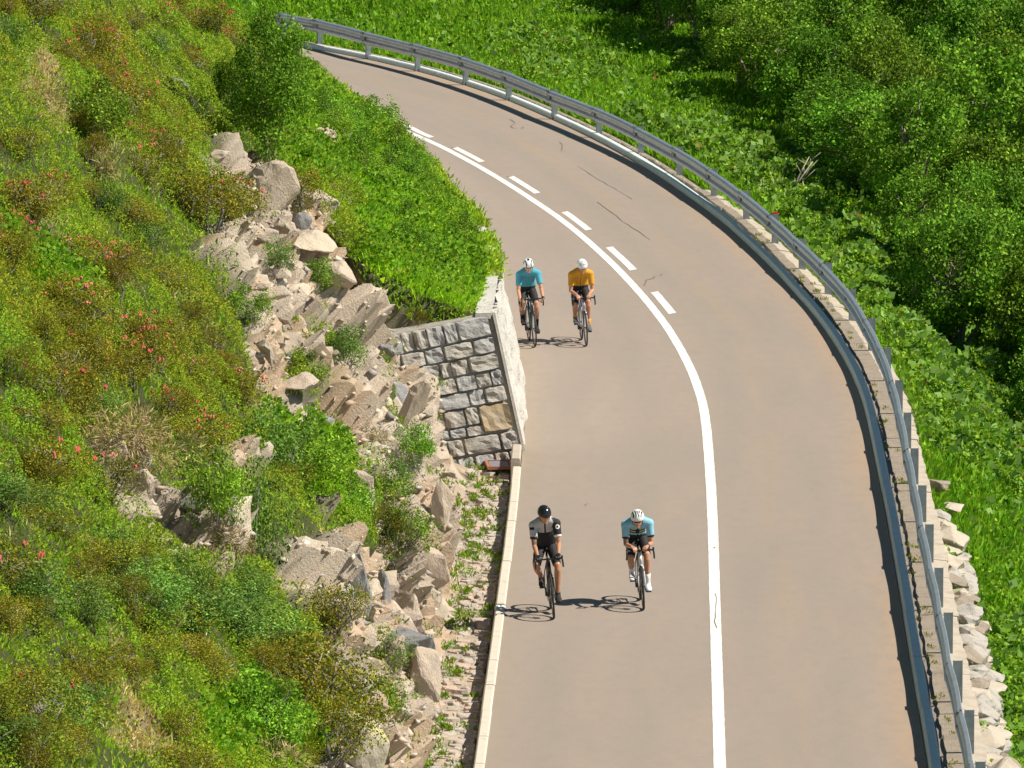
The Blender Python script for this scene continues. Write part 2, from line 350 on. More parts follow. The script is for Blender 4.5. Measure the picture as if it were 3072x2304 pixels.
# painted line: solid along the centre, dashes beyond it in the bend
CEN = [(2161, 2300), (2147, 1934), (2143, 1758), (2136, 1541), (2134, 1462), (2124, 1300), (2108, 1208), (2083, 1138), (2048, 1055), (1996, 976), (1927, 884), (1834, 777), (1672, 648), (1487, 530), (1302, 435), (1223, 398)]
cw = np.array([G(a, b)[:2] for a, b in CEN])
def s_near(x, y):
    i = int(np.argmin((KP[:, 0] - x) ** 2 + (KP[:, 1] - y) ** 2)); return KS[i], float((x - KP[i, 0]) * KN[i, 0] + (y - KP[i, 1]) * KN[i, 1])
_c = [s_near(*p) for p in cw]
CS = np.array([S0] + [a for a, _ in _c] + [KS[-1]]); CO = np.array([_c[0][1]] + [b for _, b in _c] + [_c[-1][1]])
for _ in range(2): CO[1:-1] = (CO[:-2] + 2 * CO[1:-1] + CO[2:]) / 4
def line(name, s0, s1, o, w, m, z=.004, ds=.25, parent=None, slant=0., wob=.006):
    s = np.unique(np.append(np.arange(s0, s1, ds), s1)); c = np.interp(s, CS, CO) + o
    V = []
    for sd in (-1, 1):
        ww = w / 2 + wob * (vnoise(s * 4, s * 0 + sd, 5) - .5)
        x, y = K(s + sd * slant * ((s == s0) | (s == s1)), c + sd * ww); V.append(np.stack([x, y, np.full(s.shape, z)], 1))
    n = len(s); i = np.arange(n - 1)
    return np_mesh(name, np.concatenate(V), np.stack([i, n + i, n + i + 1, i + 1], 1), m, parent=parent)
line('centre_line', S0, S1, 0, .155, M['paint'], parent=road)
for a, b in (((1192, 368), (1299, 412)), ((1354, 442), (1456, 486)), ((1521, 528), (1621, 580)), ((1687, 636), (1775, 691)), ((1826, 744), (1905, 809)), ((1955, 874), (2024, 940))):
    A = G(*a); B = G(*b); s0, o0 = s_near(A.x, A.y); s1, o1 = s_near(B.x, B.y); oc = (o0 + o1) / 2 - float(np.interp((s0 + s1) / 2, CS, CO))
    line('dash_line', min(s0, s1), max(s0, s1), oc, .155, M['paint'], parent=road, slant=.1)
# cracks in the asphalt
def crack(P, w=.03, z=.007, on=road, jit=.05):
    P = [G(*p) for p in P]; Q = []
    for a, b in zip(P, P[1:]):
        n = max(2, int((b - a).length / .5))
        for i in range(n): Q.append(a.lerp(b, i / n) + Vector((random.uniform(-jit, jit), random.uniform(-jit, jit) * 3, 0)))
    Q.append(P[-1]); mb = MB(); V = []; F = []
    for i, q in enumerate(Q):
        t = (Q[min(i + 1, len(Q) - 1)] - Q[max(i - 1, 0)]).normalized(); nn = Vector((t.y, -t.x, 0)) * w * random.uniform(.3, .8)
        # keep a visible width for lines that run across the view
        V += [q - nn + Vector((0, -w * .8 * abs(t.x), z)), q + nn + Vector((0, w * .8 * abs(t.x), z))]
        if i: F.append((2 * i - 2, 2 * i - 1, 2 * i + 1, 2 * i))
    mb.add(V, F); return mb.build('crack', M['crack'], on)
crack([(1733, 498), (1800, 540), (1896, 598)], .013, jit=.02)
crack([(1792, 606), (1870, 665), (1950, 719)], .013, jit=.02)
crack([(1930, 855), (1945, 838), (1968, 828), (1985, 822)], .022)
crack([(1532, 360), (1545, 372), (1532, 380), (1560, 388), (1568, 382)], .02)
crack([(1680, 425), (1692, 440), (1690, 452), (1718, 458)], .02)
crack([(2146, 1780), (2150, 1830), (2144, 1850), (2151, 1885)], .009, .009, jit=.02)
crack([(1760, 1516), (1775, 1511)], .02)
crack([(2130, 1645), (2142, 1646)], .02, .009)

# ------------------------------------------------------------------ terrain
YE = 134.6                                    # where the retaining wall begins
def hwall(s):                                  # height of the retaining wall top along the bend
    y = np.interp(s, KS, KP[:, 1]); return np.interp(y, [130, 135, 150, 160, 175, 190, 215], [2.2, 2.2, 1.8, 1.4, 1.38, 1.5, 1.5])
SWE = s_of_y(YE)
DD = np.concatenate([np.arange(0, 14, .085), np.arange(14, 30, .5), np.arange(30, 90, 4)])
def prof(pts, t):                               # point at length t along a profile polyline
    p = np.array(pts, float); l = np.concatenate([[0], np.cumsum(np.hypot(*np.diff(p, axis=0).T))])
    return np.interp(t, l, p[:, 0]), np.interp(t, l, p[:, 1])
sL = np.arange(s_of_y(70), s_of_y(225), .16); sL = np.sort(np.append(sL, [SWE + .02, SWE + .1]))
Sg, Tg = np.meshgrid(sL, DD, indexing='ij')
Yg_ = np.interp(Sg, KS, KP[:, 1])
fd, fz = prof([(.14, -.27), (.80, -.24), (1.22, .45), (1.80, 1.62), (5, 5.0), (13, 13), (40, 34), (80, 44)], Tg)
fd = fd + .38 * sstep(Yg_, 124, 132) * sstep(Tg, .5, 1.3)
bd, bz = prof([(.72, -.06), (2.4, .55), (5, 2.9), (13, 10.8), (40, 34), (80, 44)], Tg)
bz = bz + hwall(Sg); bd = bd + (hwall(Sg) - 2.2) * .215
Yg = np.interp(Sg, KS, KP[:, 1])
cw_ = sstep(Tg, 1.7, 5.0); e0 = YE + .0 * cw_; wdt = .14 + 6 * cw_
wb = sstep(Yg, e0, e0 + wdt)
d = fd * (1 - wb) + bd * wb; z = fz * (1 - wb) + bz * wb
px_, py_, _ = proj(np.stack([K(Sg, -WID - d)[0], K(Sg, -WID - d)[1], z], -1))
# where the slope is bare (zones followed on the slope itself)
ZR = [[(620, 430), (720, 490), (790, 530), (890, 560), (890, 650), (960, 720), (1050, 830), (1120, 930), (1185, 1000), (1215, 1040), (1260, 1120), (1350, 1250), (1400, 1400), (1400, 1600), (1360, 1850), (1330, 2000), (1290, 2340), (1010, 2340), (1050, 2150), (930, 1990), (860, 1850), (780, 1700), (860, 1640), (1000, 1600), (900, 1440), (840, 1300), (780, 1200), (740, 1080), (700, 950), (600, 840), (540, 770), (690, 700), (640, 560)],
      [(240, 1340), (330, 1370), (430, 1460), (560, 1450), (600, 1540), (690, 1660), (680, 1760), (560, 1690), (430, 1600), (330, 1500)],
      [(640, 1360), (720, 1340), (760, 1400), (720, 1500), (650, 1470)], [(930, 380), (1010, 390), (1050, 450), (980, 470)]]
ZG = [[(740, 1230), (820, 1230), (930, 1290), (1060, 1400), (1180, 1480), (1250, 1620), (1230, 1690), (1150, 1730), (1060, 1660), (1000, 1560), (880, 1470), (760, 1400)],
      [(1120, 1130), (1200, 1160), (1270, 1290), (1270, 1390), (1200, 1380), (1160, 1250)], [(900, 1000), (1040, 1020), (1110, 1110), (1010, 1110)],
      [(850, 1130), (960, 1130), (960, 1180), (880, 1180)]]
ZD = [[(40, 260), (110, 180), (190, 260), (200, 380), (110, 370)], [(40, 560), (150, 600), (180, 660), (130, 720), (50, 640)], [(290, 1930), (350, 1960), (500, 2304), (380, 2304)],
      [(260, 1290), (360, 1270), (560, 1340), (560, 1420), (480, 1400), (380, 1360), (280, 1360)], [(270, 490), (330, 490), (350, 530), (290, 530)]]
ZB = [[(830, 20), (900, 60), (960, 150), (1050, 260), (1250, 400), (1400, 590), (1500, 800), (1480, 920), (1200, 1000), (1150, 940), (1060, 700), (900, 560), (840, 420), (860, 250)],
      [(640, 2080), (900, 2120), (1040, 2200), (1060, 2340), (560, 2340), (600, 2200)], [(760, 1220), (1000, 1330), (1100, 1480), (960, 1560), (740, 1380)], [(0, 740), (120, 760), (330, 900), (300, 930), (100, 850), (0, 800)]]
wx = (fbm(Sg * .9, Tg * 1.6, 4, 40)) * 60; wy = fbm(Sg * .9, Tg * 1.6, 4, 60) * 55
def zone(Z, soft=1):
    r = np.zeros(px_.shape, bool)
    for q in Z: r |= inpoly(px_ + wx, py_ + wy, q)
    return r.astype(float)
def blur(a, n):
    for _ in range(n):
        b = np.pad(a, 1, mode='edge'); a = (b[:-2, 1:-1] + b[2:, 1:-1] + b[1:-1, :-2] + b[1:-1, 2:] + 2 * b[1:-1, 1:-1]) / 6
    return a
zr = blur(zone(ZR), 2) * (1 - blur(zone(ZG), 2)); zd = blur(zone(ZD), 4); zb = blur(zone(ZB), 4)
front = 1 - sstep(Yg, YE - .1, YE + .1)
zr = np.where((Tg < 2.6) & (Yg < YE), np.maximum(zr, .95 * (fbm(Sg * 1.2, Tg * 2, 3, 5) > -.35)), zr)
zr = np.clip(zr, 0, 1)
# relief: soft mounds on the grass, blocks and ledges on the bare band
mound = fbm(Sg * .55, Tg * .8, 4, 11) * .34 + fbm(Sg * 1.7, Tg * 2.2, 3, 23) * .15
c1, e1 = cell(Sg * .75 + fbm(Sg * .5, Tg, 2, 3) * .8, Tg * .62 + Sg * .2, 3); c2, e2 = cell(Sg * 2.0 + fbm(Sg, Tg, 2, 6) * .6, Tg * 1.7 + Sg * .5, 8)
rk = c1 * .85 + c2 * .42 + fbm(Sg * 4, Tg * 6, 3, 77) * .14 - .16 * (e2 < .08) - .10 * (e1 < .05)
disp = mound * (1 - zr) * sstep(Tg, .3, 2) + (rk * 1.05 + .02) * zr * sstep(Tg, .70, 1.3)
disp = np.where(Yg > YE, disp * sstep(Tg, .2, 1.6) * .8, disp)
gd = np.gradient(d, axis=1); gz = np.gradient(z, axis=1); ln = np.hypot(gd, gz) + 1e-9
nd, nz = -gz / ln, gd / ln                   # outward: towards the road and up
d2 = d + nd * disp * .9; z2 = z + nz * disp
# hollow under the turf ledge
hol = np.exp(-(((px_ - 600) / 95) ** 2 + ((py_ - 1440) / 45) ** 2)); z2 -= hol * .35
d2 = np.maximum(d2, np.where(Yg < YE, .14, .24 + hwall(Sg) * .215))
# ditch floor gently uneven
z2 = np.where((Tg < .66) & (Yg < YE), z2 + .03 * fbm(Sg * 3, Tg * 5, 3, 9), z2)
X, Y = K(Sg, -WID - d2); VT = np.stack([X, Y, z2], -1); ns, ntt = X.shape
gcol = np.zeros((ns, ntt, 3)); n1 = (fbm(Sg * 1.3, Tg * 1.8, 4, 91) * .5 + .5)[..., None]
green = np.array([.035, .045, .010]) * (1 - n1) + np.array([.07, .085, .018]) * n1
dry = np.array([.40, .32, .19]); soil = np.array([.55, .42, .30]) * (.82 + .36 * n1)
rockc = np.array([.52, .44, .355]) * (.75 + .5 * (c2[..., None] + .5))
bare = np.where((fbm(Sg * .9, Tg * 1.2, 3, 55) > -.12)[..., None], rockc, soil)
gcol = green * (1 - zd[..., None] * .6) + dry * zd[..., None] * .6; gcol = gcol * (1 - zr[..., None]) + bare * zr[..., None]
rockmask = zr
idx = np.arange(ns * ntt).reshape(ns, ntt)
FT = np.stack([idx[:-1, :-1], idx[1:, :-1], idx[1:, 1:], idx[:-1, 1:]], -1).reshape(-1, 4)
FT = FT[:, ::-1]
hill = np_mesh('hillside', VT.reshape(-1, 3), FT, M['soil'], col=gcol.reshape(-1, 3), smooth=True); hill['kind'] = 'structure'
hill.data.polygons.foreach_set('use_smooth', (zr[:-1, :-1].ravel() < .5))
bvh_l = BVHTree.FromPolygons([Vector(v) for v in VT.reshape(-1, 3).tolist()], FT.tolist())
# right of the road: a bank below the parapet, a meadow at the outside of the bend, a scrub slope beyond
sR = np.arange(s_of_y(60), KS[-1] - 1, .5); RR = np.concatenate([np.arange(0, 6, .25), np.arange(6, 30, .7), np.arange(30, 140, 6)])
Sr, Rr = np.meshgrid(sR, RR, indexing='ij'); Yr = np.interp(Sr, KS, KP[:, 1])
zf = np.interp(Rr, [0, .45, .6, .8, 4, 12, 40, 140], [-.1, -.14, -.8, -1.15, -2.0, -2.9, -4.5, -5])
zk = np.interp(Rr, [0, .35, 1.5, 4, 12, 40, 140], [-.03, -.015, -.02, -.3, -1.0, -2, -2.5])
w_ = np.maximum(sstep(Yr, 148, 168), sstep(Yr, 127, 140) * (1 - sstep(Rr, .9, 3)) * .85); zrr = zf * (1 - w_) + zk * w_
Xr, Yr2 = K(Sr, Rr + .34)
zrr = zrr + fbm(Xr * .5, Yr2 * .5, 4, 31) * .25 * sstep(Rr, 1, 4)
zrr += np.clip(Yr2 - 188, 0, 80) * .05 * sstep(Rr, 2, 7) + np.clip(Xr - 9, 0, 60) * .12 * sstep(Yr2, 150, 175)
VR = np.stack([Xr, Yr2, zrr], -1); a_, b_ = Xr.shape; ii = np.arange(a_ * b_).reshape(a_, b_)
FR = np.stack([ii[:-1, :-1], ii[:-1, 1:], ii[1:, 1:], ii[1:, :-1]], -1).reshape(-1, 4)[:, ::-1]
n1 = (fbm(Xr * .8, Yr2 * .5, 4, 12) * .5 + .5)[..., None]
mcol = np.array([.05, .10, .015]) * (1 - n1) + np.array([.11, .17, .02]) * n1
mead = np_mesh('meadow', VR.reshape(-1, 3), FR, M['soil'], col=mcol.reshape(-1, 3), smooth=True); mead['kind'] = 'structure'
bvh_r = BVHTree.FromPolygons([Vector(v) for v in VR.reshape(-1, 3).tolist()], FR.tolist())
M['far'] = mat('far_grass', (.07, .12, .03), .95, noise=[(.02, (.04, .07, .02), .4, .6), (.2, (.10, .14, .04), .5, .7)])
mb = MB(); mb.add([(-4000, -4000, -8), (4000, -4000, -8), (4000, 4000, -8), (-4000, 4000, -8)], [(0, 1, 2, 3)])
mb.build('ground', M['far'])['kind'] = 'structure'
def hit(px, py, side='l'):
    r = (bvh_l if side == 'l' else bvh_r).ray_cast(Vector((0, 0, CAM_H)), ray(px, py))
    if r[0] is None:
        r = (bvh_r if side == 'l' else bvh_l).ray_cast(Vector((0, 0, CAM_H)), ray(px, py))
    return r[0], r[1]
def down(x, y, side='r'):
    r = (bvh_r if side == 'r' else bvh_l).ray_cast(Vector((x, y, 80)), Vector((0, 0, -1)))
    return (r[0].z if r[0] is not None else 0.0)

# ------------------------------------------------------------------ left kerb, ditch, retaining wall
s_gap = s_near(*G(1530, 1825)[:2])[0]
def kerb_run(name, s0, s1, step, off, w, z0, z1, m, parent, lean=0.0, jit=.004):
    mb = MB(); s = s0
    while s < s1:
        e = min(s + step, s1); j = random.uniform(-jit, jit); g = .012
        V = []
        for (ss) in (s + g, (s + e) / 2, e - g):
            for (o, z) in ((off, z0), (off + lean, z1 - .02), (off + lean + .02, z1), (off + w - .02, z1), (off + w, z1 - .02), (off + w, z0)):
                x, y = K(ss, o + j); V.append((x, y, z + (j if z > z0 else 0)))
        F = [(k, k + 1, 6 + k + 1, 6 + k) for k in range(5)] + [(6 + k, 6 + k + 1, 12 + k + 1, 12 + k) for k in range(5)] + [(5, 4, 3, 2, 1, 0), (12, 13, 14, 15, 16, 17)]
        mb.add(V, F); s = e
    return mb.build(name, m, parent)
lk = empty('kerb', (*K(s_of_y(118), -WID - .07), 0)); tag(lk, 'low pale concrete kerb between the road and the stone ditch, broken by one drain gap', 'kerb')
def keep(o, p):                                # parent without moving
    o.parent = p; o.matrix_parent_inverse = (Matrix.Translation(p.location) @ p.rotation_euler.to_matrix().to_4x4()).inverted(); return o
keep(kerb_run('kerb_stones', s_of_y(62), s_gap - .12, 2.0, -WID - .135, .14, -.3, .025, M['kerb'], None), lk)
keep(kerb_run('kerb_stones', s_gap + .16, SWE - 1.9, 2.0, -WID - .135, .14, -.3, .025, M['kerb'], None), lk)
keep(kerb_run('kerb_end_block', SWE - 1.85, SWE - .2, 1.7, -WID - .16, .15, -.3, .14, M['coping'], None), lk)
mb = MB()                                       # drain gap: little stones and a pipe mouth
for o in (-.10, -.03): x, y = K(s_gap + .02, -WID + o); mb.ball((x, y, -.02), (.05, .06, .05), nu=8, nv=6)
keep(mb.build('drain_pipe', M['kerb_gray'], None, True), lk)
# paved ditch: rough flat stones laid on end, soil between
mb = MB(); s = s_of_y(70)
while s < SWE - .35:
    h = random.uniform(.10, .30); o = -WID - .17; end = -WID - .86 + random.uniform(-.06, .06)
    while o > end:
        w = random.uniform(.10, .34); w = min(w, o - end + .05); c = K(s + h / 2, o - w / 2); zz = -.26 + .05 * (fbm(np.array([s * 2.]), np.array([o * 3.]), 2, 4)[0])
        if random.random() < .9:
            a = random.uniform(0, 6.28); V = []
            n = 7
            for k in range(n):
                t = 2 * math.pi * k / n + .3; rx = w * .5 * random.uniform(.84, 1.0) * (1.12 if k % 2 else 1); ry = h * .5 * random.uniform(.84, 1.0) * (1.12 if k % 2 else 1)
                x, y = K(s + h / 2 + math.sin(t) * ry, o - w / 2 + math.cos(t) * rx); V.append((x, y, zz - .03))
            tl = random.uniform(-.02, .035)
            V += [((p[0] * .86 + c[0] * .14), (p[1] * .86 + c[1] * .14), zz + .035 + tl * (1 if p[1] > c[1] else -.4)) for p in V]
            mb.add(V, [tuple(range(n, 2 * n))] + [(k, (k + 1) % n, n + (k + 1) % n, n + k) for k in range(n)], random.choice((0, 0, 1)))
        o -= w + .015
    s += h + .012
M['ditchstone'] = mat('ditchstone', (.50, .44, .38), .9, noise=[(3, (.36, .32, .29), .45, .65), (14, (.62, .57, .50), .55, .75)], bump=(20, .8, .03))
M['ditchstone2'] = mat('ditchstone_pink', (.54, .42, .34), .9, noise=[(4, (.40, .34, .30), .45, .65), (14, (.60, .52, .45), .55, .75)], bump=(20, .8, .03))
dt = mb.build('ditch', [M['ditchstone'], M['ditchstone2']]); dt['kind'] = 'structure'

# retaining wall: an end face of coursed squared stones, a pale rough face along the road, a coping
lx, ly = K(SWE, -WID + .045); org = Vector((lx, ly, -.25)); YAW = R(18)
ax = Vector((-math.cos(YAW), -math.sin(YAW), 0)); nf = Vector((math.sin(YAW), -math.cos(YAW), 0))   # along the face to the left, and out of it
rw = empty('retaining_wall', org); tag(rw, 'mortared stone retaining wall beside the road with grass on its top', 'wall')
HF, BAT = 2.45, .215
def face_pt(a, b, out=0.0):                    # a metres left, b metres up the battered face
    tilt = -.17 * a * (0.55 + .45 * b / HF)
    return org + ax * (a + b * BAT) + Vector((0, 0, b + tilt)) + nf * (out - b * .10)
mb = MB()
V = [face_pt(-.05, -.3), face_pt(2.9, -.3), face_pt(2.9, HF), face_pt(-.10, HF)]; V += [v - nf * .6 for v in V]
mb.add(V, [(0, 3, 2, 1), (0, 4, 7, 3), (3, 7, 6, 2), (1, 2, 6, 5), (4, 5, 6, 7)])
keep(mb.build('mortar', M['mortar']), rw)
rows = [(.30, [.20, .24, .34, .28, .26, .25, .3, .3]), (.30, [.28, .62, .26, .22, .3, .3, .3]), (.17, [.02, .0, .48, .30, .28, .3, .35]), (.30, [.0, .30, .24, .22, .35, .3, .3]),
        (.26, [.36, .26, .58, .28, .3, .3]), (.25, [.20, .24, .34, .34, .3, .35, .3]), (.27, [.50, .30, .18, .48, .30, .3]), (.26, [.36, .50, .30, .40, .3, .35]), (.34, [.56, .22, .28, .22, .20, .22, .2])]
b = 0.0
stones = [MB(), MB(), MB()]
def wall_stone(mbx, a0, a1, b0, b1, out):
    nu, nv = 7, 6; V = []; F = []; sd = random.randint(0, 9999)
    for i in range(nu + 1):
        for j in range(nv + 1):
            u, v = (0, .045, .22, .4, .6, .78, .955, 1)[i], (0, .06, .27, .5, .73, .94, 1)[j]; cu = abs(2 * u - 1) ** 6; cv = abs(2 * v - 1) ** 6
            q = 0.0 if (i in (0, nu) or j in (0, nv)) else 1.0
            nz_ = (_h(np.array([i // 2]), np.array([j // 2]), np.array([0]), sd)[0] - .5) * .045 + (_h(np.array([i]), np.array([j]), np.array([0]), sd + 3)[0] - .5) * .018
            aa = a0 + (a1 - a0) * (u + (.5 - u) * .10 * cv * (1 if q == 0 else .6)) ; bb = b0 + (b1 - b0) * (v + (.5 - v) * .12 * cu)
            if q == 0: aa += random.uniform(-.012, .012); bb += random.uniform(-.012, .012)
            V.append(face_pt(aa, bb, -.005 if q == 0 else out + nz_ + .02))
    for i in range(nu):
        for j in range(nv):
            k = i * (nv + 1) + j; F.append((k, k + 1, k + nv + 2, k + nv + 1))
    mbx.add(V, F)
for ri, (h, ws) in enumerate(rows):
    a = .03
    for w in ws:
        if w < .1: a += w; continue
        g = .012
        if not (ri in (2, 3) and a < .52): wall_stone(stones[random.choice((0, 0, 1, 1, 0))], a + g / 2, a + w - g / 2, b + g / 2 + random.uniform(0, .01), b + h - g / 2, random.uniform(.02, .065))
        a += w
    if ri in (2, 3):
        pass
    b += h
    if ri == 2: wall_stone(stones[2], .04, .56, b - h + .02, b + .30, .06)
for mbx, nm, mt in zip(stones, ('stones', 'stones', 'ochre_stone'), ('wallstone', 'wallstone_gray', 'wallstone_ochre')): keep(mbx.build(nm, M[mt]), rw)
# road side face with batter, rough pale blocks
sW = np.arange(SWE - .02, s_of_y(212), .12); hh = np.linspace(0, 1, 15); Sw, Hw = np.meshgrid(sW, hh, indexing='ij')
hw = hwall(Sw); cv, ce = cell(Sw * 1.6, Hw * hw * 2.6, 21)
dj = sstep(Sw, SWE + .05, SWE + .7)
o_ = -WID + .045 - Hw * (hw + .2) * BAT + dj * cv * .08 - dj * .07 * (ce < .07) + fbm(Sw * 5, Hw * 9, 2, 4) * .03 * dj
xw, yw = K(Sw, o_); zw = -.2 + Hw * (hw + .2); a_, b_ = xw.shape; ii = np.arange(a_ * b_).reshape(a_, b_)
keep(np_mesh('road_face', np.stack([xw, yw, zw], -1).reshape(-1, 3), np.stack([ii[:-1, :-1], ii[:-1, 1:], ii[1:, 1:], ii[1:, :-1]], -1).reshape(-1, 4)[:, ::-1], M['wallwhite']), rw)
# coping along the road and over the end face
mb = MB(); s = SWE - .03
while s < s_of_y(210):
    L_ = random.uniform(.5, .9); h = float(hwall(s + L_ / 2)); V = []
    for ss in (s + .01, s + L_ - .01):
        for o, zz in ((-.02 - h * BAT - .015, .0), (-.02 - h * BAT, .085), (-.28 - h * BAT, .085), (-.28 - h * BAT, .0)):
            x, y = K(ss, -WID + o + random.uniform(-.012, .012)); V.append((x, y, h + zz + random.uniform(-.012, .012) - .06))
    mb.add(V, [(0, 1, 5, 4), (1, 2, 6, 5), (2, 3, 7, 6), (3, 2, 1, 0), (4, 5, 6, 7)]); s += L_
keep(mb.build('coping', M['wallwhite']), rw)
# drain hatch lying at the foot of the wall
A = G(1497, 1394, -.13); gr = empty('drain_hatch', A, (0, 0, R(4))); tag(gr, 'blue-gray drain grate in a rusty red frame at the foot of the stone wall', 'drain')
mb = MB(); w, dd = .42, .72
for c_, s_ in (((0, -dd / 2, 0), (w, .05, .05)), ((0, dd / 2, 0), (w, .05, .05)), ((-w / 2 + .025, 0, 0), (.05, dd - .052, .048)), ((w / 2 - .025, 0, 0), (.05, dd - .052, .048))): mb.box(c_, s_)
mb.build('frame', M['rust'], gr)
mb = MB(); mb.box((0, 0, -.012), (w - .104, dd - .06, .008))
for k in range(15): mb.box((-w / 2 + .07 + k * .02, 0, .004), (.010, dd - .06, .02))
mb.build('grating', M['grate'], gr)

# ------------------------------------------------------------------ right kerb, parapet, guard rail
rk_ = empty('kerb', (*K(s_of_y(125), .1), 0)); tag(rk_, 'long gray kerb on the outer side of the bend below the steel guard rail', 'kerb')
keep(kerb_run('kerb_stones', s_of_y(62), KS[-1] - 4, 4.0, .0, .185, -.2, .10, M['kerb_gray'], None, lean=.045, jit=.006), rk_)
# gravel strip with ragged edge
mb = MB()
M['gravel'] = mat('gravel', (.40, .34, .28), .95, noise=[(30, (.22, .19, .16), .5, .7), (60, (.6, .55, .48), .6, .8)], bump=(40, 1, .03))
ribbon('verge', [.186, .25, .42], [.03, .045, .07], M['gravel'], kind='structure', ds=.25)
pr = empty('parapet', (*K(s_of_y(125), .6), 0)); tag(pr, 'low stone parapet of flat slabs and rough blocks carrying the guard rail', 'wall')
mb = MB(); s = s_of_y(62)
while s < s_of_y(200):
    yy = float(np.interp(s, KS, KP[:, 1])); L_ = random.uniform(1.4, 2.1) if yy < 172 else random.uniform(.4, .8)
    wide = .78 if yy < 150 else (.62 if yy < 172 else .36); V = []; j = random.uniform(-.012, .012); n = 5
    for k in range(n + 1):
        ss = s + .012 + (L_ - .024) * k / n
        for o, zz in ((.25 + random.uniform(-.015, .015), .0), (.262 + random.uniform(-.015, .015), .088), (.26 + (wide - .26) * .48 + random.uniform(-.015, .015), .10), (wide + random.uniform(-.02, .02), .07), (wide, -.12)):
            x, y = K(ss, o + j); V.append((x, y, zz + j * .6))
    F = [(5 * k + q, 5 * k + q + 1, 5 * k + q + 6, 5 * k + q + 5) for k in range(n) for q in range(4)] + [(4, 3, 2, 1, 0), tuple(5 * n + q for q in range(5))]
    mb.add(V, F); mb.m[-len(F):] = [1 if (k < 4 * n and k % 4 < 2) else 0 for k in range(len(F))]; s += L_
keep(mb.build('coping', [M['coping'], M['coping_inner']]), pr)
def rock_np(seed, n=15, sub=2, rough=.10, el=(1, 1, 1)):
    r = random.Random(seed); bm = bmesh.new()
    for _ in range(n):
        v = Vector((r.gauss(0, 1), r.gauss(0, 1), r.gauss(0, 1))).normalized() * r.uniform(.80, 1.0)
        bm.verts.new((v.x * el[0], v.y * el[1], v.z * el[2]))
    g = bmesh.ops.convex_hull(bm, input=bm.verts)
    bmesh.ops.delete(bm, geom=[v for v in bm.verts if not v.link_faces], context='VERTS')
    bmesh.ops.bevel(bm, geom=bm.edges[:], offset=.07, segments=1, affect='EDGES', clamp_overlap=True)
    bmesh.ops.triangulate(bm, faces=bm.faces[:])
    for _ in range(sub):
        bmesh.ops.subdivide_edges(bm, edges=[e for e in bm.edges if e.calc_length() > .22], cuts=1, use_grid_fill=True)
        bmesh.ops.triangulate(bm, faces=bm.faces[:])
    bm.verts.index_update(); P = np.array([v.co[:] for v in bm.verts])
    nn = fbm(P[:, 0] * 2.2 + P[:, 2] * 1.7 + seed, P[:, 1] * 2.2 - P[:, 2] * 1.1, 4, seed) * rough
    st = fbm(P[:, 2] * 7 + P[:, 0] * 1.5 + seed, P[:, 1] * 1.0, 2, seed + 4) * rough * .5
    P = P * (1 + nn + st)[:, None]; F = [[v.index for v in f.verts] for f in bm.faces]; bm.free(); return P, F
RK = [rock_np(i, 11 + i % 6, 2, .12, ((1, .8, .75), (1, .7, 1), (.8, .9, .6), (1, 1, .5))[i % 4]) for i in range(10)]
s = s_of_y(99); nst = 0
while s < s_of_y(139) and nst < 98:
    if s > s_of_y(128) and random.random() < .6: s += 1; continue
    for lev in range(2):
        P, F = RK[random.randrange(10)]; w = random.uniform(.26, .42); x, y = K(s + random.uniform(0, .2), .86 + .12 * lev + random.uniform(-.06, .08))
        q = P * np.array([w * random.uniform(.7, 1.05), w * random.uniform(1.1, 1.6), w * random.uniform(.6, .9)]); a = random.uniform(-.3, .3); c_, s_ = math.cos(a), math.sin(a)
        q = np.stack([q[:, 0] * c_ - q[:, 1] * s_, q[:, 0] * s_ + q[:, 1] * c_, q[:, 2]], 1) + np.array([x, y, -.14 - .36 * lev])
        mb = MB(); mb.add(q.tolist(), F); keep(mb.build('rough_stone', M[random.choice(('coping_inner', 'wallstone', 'wallstone', 'coping'))]), pr); nst += 1
    s += random.uniform(.5, .8)

PT = [(2928, 2279), (2895, 2124), (2861, 1976), (2833, 1832), (2805, 1698), (2777, 1568), (2756, 1451), (2733, 1340), (2712, 1233), (2687, 1136), (2652, 1039), (2606, 951), (2548, 863), (2476, 784), (2398, 713), (2317, 639), (2231, 569), (2134, 502), (2031, 437), (1915, 375), (1790, 319), (1656, 266), (1519, 211), (1390, 167), (1246, 127), (1098, 92), (953, 55), (846, 36)]
PW = [G(a, b, .68) for a, b in PT]; dv = (PW[0] - PW[1]); PW = [PW[0] + dv * k for k in range(8, 0, -1)] + PW
gx = empty('guard_rail', (PW[12].x, PW[12].y, 0)); tag(gx, 'galvanised steel guard rail on short posts curving along the outer edge', 'guard rail')
SEC = [(-.0, .155), (-.045, .135), (-.075, .10), (-.075, .06), (-.02, .02), (-.02, -.02), (-.075, -.06), (-.075, -.10), (-.045, -.135), (0, -.155), (.01, -.15), (-.03, -.12), (-.06, -.095), (-.06, -.065), (-.008, -.02), (-.008, .02), (-.06, .065), (-.06, .095), (-.03, .12), (.008, .15)]
post0 = None
